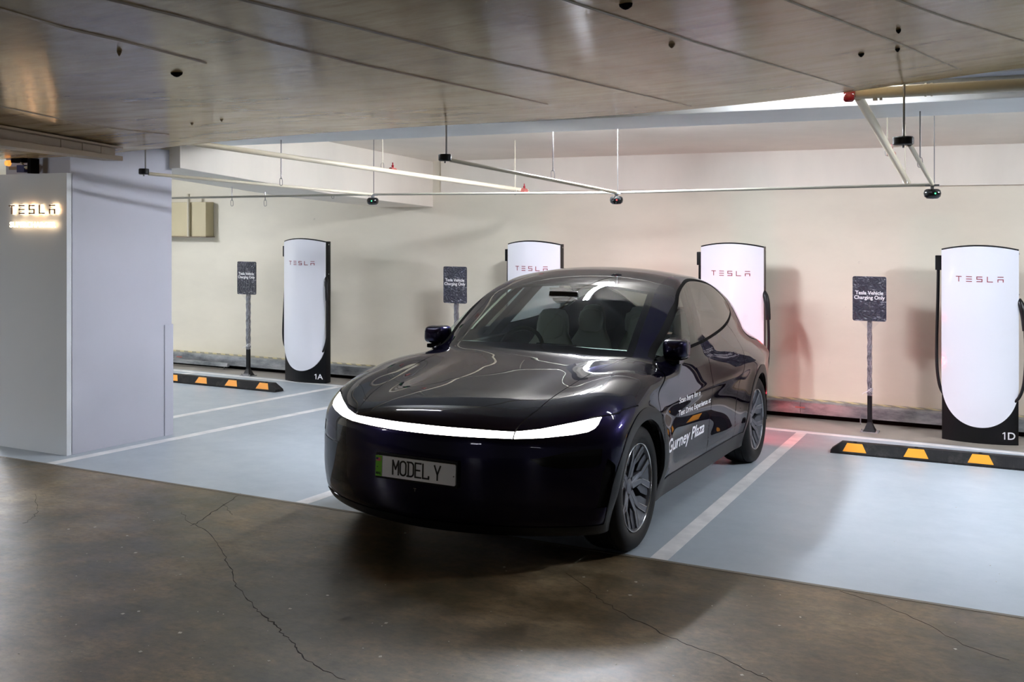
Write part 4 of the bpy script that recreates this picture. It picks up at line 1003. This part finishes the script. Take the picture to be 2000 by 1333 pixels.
# plate characters drawn as round-ended strokes
def strokes(ch):
    h = .074; w = .036
    arc = lambda cx, cy, rx, ry, a0, a1, n=8: [(cx + rx*math.cos(math.radians(a0+(a1-a0)*k/n)), cy + ry*math.sin(math.radians(a0+(a1-a0)*k/n))) for k in range(n+1)]
    return {'M': [[(0,0),(0,h),(w/2,h*.38),(w,h),(w,0)]], 'O': [arc(w/2, h-w/2, w/2, w/2, 0, 180) + arc(w/2, w/2, w/2, w/2, 180, 360) + [(w, h-w/2)]],
            'D': [[(-.004,0),(w*.55,0)] + arc(w*.5, w*.5, w*.5, w*.5, -80, 0, 5) + arc(w*.5, h-w*.5, w*.5, w*.5, 0, 80, 5) + [(w*.55,h),(-.004,h)], [(.004,0),(.004,h)]],
            'E': [[(w,0),(0,0),(0,h),(w,h)], [(0,h/2),(w*.8,h/2)]], 'L': [[(0,h),(0,0),(w,0),(w,.012)]], 'Y': [[(0,h),(w/2,h*.38),(w,h)], [(w/2,h*.38),(w/2,0)]]}[ch]
mb = MB(); px = -.138
for ch in 'MODEL Y':
    if ch == ' ': px += .024; continue
    for st_ in strokes(ch):
        st_ = [Vector((p[0]+px, -.0035, p[1] - .036)) for p in st_]
        for a, b in zip(st_[:-1], st_[1:]):
            d_ = (b-a); 
            if d_.length < 1e-6: continue
            nrm = Vector((-d_.z, 0, d_.x)).normalized() * .0042; e_ = d_.normalized() * .0030
            q = [a-e_+nrm, a-e_-nrm, b+e_-nrm, b+e_+nrm]; mb.add([tuple(p) for p in q] + [(p.x, -.0015, p.z) for p in q], [(0,1,2,3), (0,4,5,1), (1,5,6,2), (2,6,7,3), (3,7,4,0)])
    mb.build('character', M['ink'], pr); mb = MB()
    px += .0475
for px in (-.236, .241): MB().lathe([(-.0045, .0005), (-.0045, .003), (-.001, .003)], 'y', (px, 0, -.006), 10).build('plate_screw', M['ink'], pr)
# small T badge below the plate
mb = MB(); mb.box(-.009, .009, 0, .003, .005, .008).box(-.0016, .0016, 0, .003, -.009, .006)
o = mb.build('badge', M['rim_edge'], car); o.location = (0, -.8985, .405)
# wiper arm lying at the foot of the windshield
# ------------------------------------------------------------------ cabin
for sx in (1, -1):
    fr = [(1.38, 1.05), (1.46, 1.12), (1.56, 1.22), (1.66, 1.34), (1.74, 1.44), (1.78, 1.50)]; ya = np.array([p[0] for p in fr]); za = np.array([p[1] for p in fr])
    xa, xb = on_side(ya, za, -.05), on_side(ya + .20, za, -.05)
    MB().rings([[(sx*a, y_, z_), (sx*b, y_ + .20, z_), (sx*(b-.05), y_ + .18, z_), (sx*(a-.05), y_ + .02, z_)] for a, b, y_, z_ in zip(xa, xb, ya, za)]).build('pillar_trim', M['void'], car)
MB().rings([sell(0, .0, 0, 0, 0)[:0] or [(-.72, .55, .80), (.72, .55, .80), (.72, 1.06, .80), (-.72, 1.06, .80)], [(-.72, .52, 1.01), (.72, .52, 1.01), (.72, .98, 1.01), (-.72, .98, 1.01)], [(-.68, .66, 1.035), (.68, .66, 1.035), (.68, .90, 1.035), (-.68, .90, 1.035)]]).build('dashboard', M['cabin'], car)
MB().tube([(-.66, .74, 1.045), (0, .71, 1.052), (.66, .74, 1.045)], .014, 10).build('dash_strip', M['dash_strip'], car, smooth=50)
MB().box(-.15, .15, .88, .90, .93, 1.06).build('centre_screen', M['gloss_black'], car, bevel=.006)
rg = [[(-.38 + (.175 + .016*math.cos(b))*math.cos(a), 1.10 + .016*math.sin(b)*1.0 + .07*math.sin(a), .97 + (.165 + .016*math.cos(b))*math.sin(a)) for b in [2*math.pi*j/8 for j in range(8)]] for a in [2*math.pi*k/28 for k in range(28)]]
sw = MB().rings(rg, cap=False, closed=True).build('steering_wheel', M['cabin'], car, smooth=60)
MB().box(-.53, -.23, 1.09, 1.12, .95, .99).box(-.41, -.35, .92, 1.11, .90, .98).build('steering_hub', M['cabin'], sw)
MB().box(-.74, .74, .30, 3.3, .245, .30).build('cabin_floor', M['cabin'], car)
MB().box(-.10, .10, .95, 1.95, .30, .66).build('centre_console', M['cabin'], car, bevel=.02)
MB().rings([[(-.11, .985, 1.375), (.11, .985, 1.375), (.11, 1.00, 1.42), (-.11, 1.00, 1.42)], [(-.10, 1.02, 1.365), (.10, 1.02, 1.365), (.10, 1.03, 1.425), (-.10, 1.03, 1.425)]]).build('rear_view_mirror', M['gloss_black'], car, bevel=.004)
MB().rings([[(-.07, .98, 1.355), (.07, .98, 1.355), (.19, 1.17, 1.440), (-.19, 1.17, 1.440)], [(-.05, 1.0, 1.335), (.05, 1.0, 1.335), (.12, 1.17, 1.41), (-.12, 1.17, 1.41)]]).build('camera_housing', M['void'], car)
def seat(x_, y_, wdt=.26, kind='front_seat'):
    r = empty(kind, (x_, y_, .30)); r.parent = car
    cush = []
    for k in range(9):
        t = k/8; cush.append([(p[0], -.30 + .56*t, .20 + p[1]) for p in sell(0, 0, wdt*(.80 + .2*math.sin(math.pi*min(1, .2+t*.8))), .085, 0, 28, 3)])
    MB().rings(cush).build('seat_cushion', M['seat'], r, smooth=60)
    b_ = []
    for k, (z_, hw, hd, dy) in enumerate(((.20, .20, .06, .20), (.26, .235, .075, .21), (.36, .245, .075, .235), (.48, .25, .07, .27), (.58, .24, .065, .30), (.66, .205, .06, .325), (.72, .16, .055, .345), (.77, .135, .052, .355), (.84, .132, .055, .365), (.91, .12, .05, .375), (.95, .09, .035, .38), (.962, .03, .01, .382))):
        b_.append(sell(0, dy, hw*wdt/.26, hd, z_, 32, 2.8))
    bk = MB().rings(b_).build('seat_back', M['seat'], r, smooth=60)
    MB().rings([sell(0, dy - .045, hw, .03, z_, 28, 2.8) for z_, hw, dy in ((.735, .06, .35), (.76, .10, .352), (.84, .112, .362), (.90, .10, .372), (.925, .05, .378))]).build('headrest_pad', M['seat'], bk, smooth=60)
    return r
seat(-.38, 1.30); seat(.38, 1.30)
for x_ in (-.42, .0, .42): seat(x_, 2.22, .22 if x_ else .18, 'rear_seat')
for sx in (1, -1):
    MB().rings([[(sx*(.850 - k*.02), y_, z_) for y_, z_ in ((.75, .75), (2.1, .75), (2.1, 1.06), (.75, 1.0))] for k in (0, 3)]).build('door_card', M['cabin'], car)
